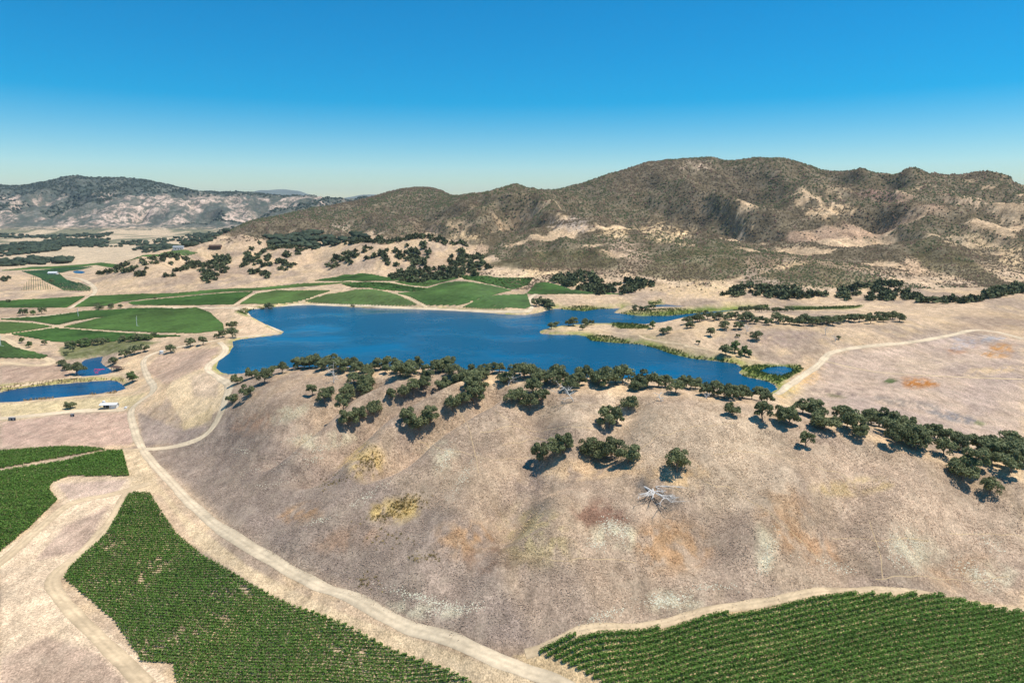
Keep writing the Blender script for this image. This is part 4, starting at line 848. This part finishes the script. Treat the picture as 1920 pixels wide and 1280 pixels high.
for i, (u, v, h, lb) in enumerate(((626,717,9,'white dead tree on the left crest'),(953,723,6.5,'white snag with stub arm on the crest'),(1075,752,9,'dead tree with curved bare branches under the crest'),(1239,752,3.5,'short broken white trunk on the bare crest'),(1323,747,3,'pale stump left on the bare crest'),(1547,628,7,'grey dead tree on the knoll slope'),(1400,624,7,'grey bare tree by the knoll oaks'),(1566,640,4,'fallen grey snag beside the small dark oak'))):
    dead_tree('dead_tree', u, v, h, lb, False, 20+i)
# ------------------------------------------------------------ man-made things
def wind_machine(u, v, label, ang):
    p = at(u, v); root = empty('wind_machine', (p[0], p[1], float(height(p[0], p[1]))), .3, label=label, cat='wind machine', group='vineyard wind machines')
    b = MB(); b.tube([(0, 0, -.3), (0, 0, 5), (0, 0, 10)], [.3, .25, .2], 10); b.build('pole', M['white'], root)
    b = MB(); b.box((0, 0, 10.2), (.9, .5, .5)); b.build('gearbox', M['grey'], root)
    for sgn in (1, -1):
        b = MB(); L = 2.7
        ring = lambda t, w_, h_: [(.55+h_*cos(a), t*sin(ang)*sgn+w_*cos(a)*cos(ang), 10.2+t*cos(ang)*sgn+w_*sin(a)) for a in (0, pi/2, pi, 3*pi/2)]
        b.quadstrip([ring(.1, .14, .08), ring(L*.5, .24, .05), ring(L, .12, .03)]); b.build('blade', M['white'], root)
    b = MB(); b.box((1.4, 0, .7), (1.8, 1.0, 1.3)); b.build('engine_box', M['grey'], root)
    b = MB(); b.box((0, 0, .05), (9, 2.6, .16)); b.build('gravel_pad', M['trail'], root)
wind_machine(257, 613, 'white wind machine in the rounded vineyard', .15); wind_machine(147, 595, 'white wind machine in the strip vineyard above', .5); wind_machine(2, 651, 'white wind machine at the left edge', .2)
def shed(name, u, v, L, Wd, H_, rz, roofmat, label, cat, walls=True):
    p = at(u, v); root = empty(name, (p[0], p[1], float(height(p[0], p[1]))), rz, label=label, cat=cat)
    for x_ in np.linspace(-L/2+.2, L/2-.2, 4):
        for y_ in (-Wd/2+.2, Wd/2-.2):
            b = MB(); b.box((x_, y_, H_/2-.3), (.22, .22, H_+.6)); b.build('post', M['wood'] if roofmat == 'wood' else M['grey'], root)
    b = MB(); hx, hy = L/2+.4, Wd/2+.5
    b.quadstrip([[(x_, -hy, H_), (x_, 0, H_+.9), (x_, hy, H_), (x_, hy, H_+.15), (x_, 0, H_+1.08), (x_, -hy, H_+.15)] for x_ in (-hx, hx)]); b.build('roof', M[roofmat], root)
    if walls:
        b = MB(); b.box((0, Wd/2-.1, H_/2), (L-.5, .12, H_-.05)); b.build('back_wall', M['dark'], root)
        b = MB(); b.box((L*.27, 0, H_/2-.02), (L*.4, Wd-.6, H_-.1)); b.build('store_room', M['white'], root)
    return root
shed('open_shed', 206, 765, 11, 5, 3, .12, 'white', 'white roofed open shed beside the farm road', 'shed')
shed('pond_shelter', 221, 694, 11, 5, 2.6, -.5, 'wood', 'brown roofed open shelter on the pond bank', 'shelter', False)
def tank(name, u, v, r_, h_, mat, label, cat):
    p = at(u, v); b = MB(); root = empty(name, (p[0], p[1], float(height(p[0], p[1]))), label=label, cat=cat)
    b.tube([(0, 0, -.2), (0, 0, h_)], [r_, r_], 16); b.build('tank_body', M[mat], root)
    b = MB(); b.tube([(0, 0, h_+.002), (0, 0, h_+.3), (0, 0, h_+.45)], [r_*1.03, r_*.6, r_*.2], 16); b.build('tank_lid', M[mat], root)
tank('water_tank', 195, 757, 1.1, 2, 'white', 'small white water tank behind the open shed', 'tank')
tank('water_tank', 236, 766, .9, 1.3, 'white', 'small white tank near the road junction', 'tank')
tank('water_tank', 303, 663, 1.7, 2.6, 'white', 'white tank beside the spreading oak at the road bend', 'tank')
def cabinet(u, v, label):
    p = at(u, v); root = empty('pump_cabinet', (p[0], p[1], float(height(p[0], p[1]))), .2, label=label, cat='cabinet')
    b = MB(); b.box((0, 0, .95), (2.0, 1.2, 2.1)); b.build('cabinet_body', M['dark'], root)
    b = MB(); b.box((0, -.63, 1.0), (.8, .06, 1.6)); b.build('cabinet_door', M['grey'], root)
    b = MB(); b.box((0, 0, 2.08), (2.2, 1.4, .12)); b.build('cabinet_lid', M['grey'], root)
cabinet(20, 788, 'left dark cabinet of the pair by the farm road'); cabinet(26, 788, 'right dark cabinet of the pair by the farm road'); cabinet(136, 781, 'single dark cabinet below the farm road')
P, zw = wpoly['upper_pond']
k = 0
for u, v in [(178+2.4*i, 692+.3*(i % 3)) for i in range(8)]+[(177, 695), (181, 697), (184, 695), (179, 699), (187, 694), (183, 699)]:
    q = plane_pts([(u, v)], 2.0)[0]; b = MB(); b.tube([(0, 0, -.25), (0, 0, .05), (0, 0, .3), (0, 0, .45)], [.3, .62, .5, .12], 10)
    b.build('pond_float', M['pink'], loc=(q[0], q[1], 2.0), label='pink float in the cluster on the upper pond', cat='float', group='pink floats on the pond')
def farmhouse(u, v, L, Wd, H_, rz, wall, roof, label):
    p = at(u, v); root = empty('farm_building', (p[0], p[1], float(height(p[0], p[1]))), rz, label=label, cat='building')
    b = MB(); b.box((0, 0, H_/2-.5), (L, Wd, H_+1)); b.build('wall', M[wall], root)
    b = MB(); hx, hy = L/2+.6, Wd/2+.7
    b.quadstrip([[(x_, -hy, H_), (x_, 0, H_+Wd*.28), (x_, hy, H_), (x_, hy, H_-.2), (x_, 0, H_+Wd*.24), (x_, -hy, H_-.2)] for x_ in (-hx, hx)]); b.build('roof', M[roof], root)
    for x_ in (-L*.25, L*.25):
        b = MB(); b.box((x_, -Wd/2-.02, 1.6), (1.6, .12, 1.4)); b.build('window', M['dark'], root)
    b = MB(); b.box((0, -Wd/2-.02, 1.1), (1.4, .14, 2.2)); b.build('door', M['wood'], root)
farmhouse(100, 515, 16, 8, 4, .1, 'white', 'white', 'white farm building by the distant valley vineyards')
farmhouse(335, 468, 18, 9, 5, .3, 'white', 'grey', 'left pale farm building under the wooded knoll'); farmhouse(404, 466, 22, 9, 5, .1, 'wood', 'wood', 'brown roofed farm building under the wooded knoll')
# ------------------------------------------------------------ air
hz = MB(); hz.box((0, 13000, 420), (64000, 31000, 900))
ho = hz.build('haze', None, kind='stuff')
hm = bpy.data.materials.new('haze'); hm.use_nodes = True; t = hm.node_tree; t.nodes.remove(t.nodes['Principled BSDF'])
pv = t.nodes.new('ShaderNodeVolumePrincipled'); pv.inputs['Color'].default_value = (.72, .87, 1, 1); pv.inputs['Density'].default_value = 2.6e-5
t.links.new(pv.outputs[0], t.nodes['Material Output'].inputs['Volume']); ho.data.materials.append(hm)
ORD = lambda k: '%d%s' % (k, 'th' if 10 <= k % 100 <= 20 else {1: 'st', 2: 'nd', 3: 'rd'}.get(k % 10, 'th'))
bylab = {}
for o in bpy.data.objects:
    if o.parent is None and o.get('label') and o.get('group'): bylab.setdefault(o['label'], []).append(o)
for lb, os_ in bylab.items():
    if len(os_) > 1:
        os_.sort(key=lambda o: o.location.x/o.location.y)
        for k, o in enumerate(os_): o['label'] = ORD(k+1)+' from left, '+lb
from collections import Counter
ct = Counter()
for me in bpy.data.meshes: ct[me.name.split('.')[0]] += sum(len(p.vertices)-2 for p in me.polygons) if len(me.polygons) < 200 else len(me.polygons)*(len(me.polygons[0].vertices)-2)
print('trees', NT, 'tris', sum(ct.values()), ct.most_common(12))
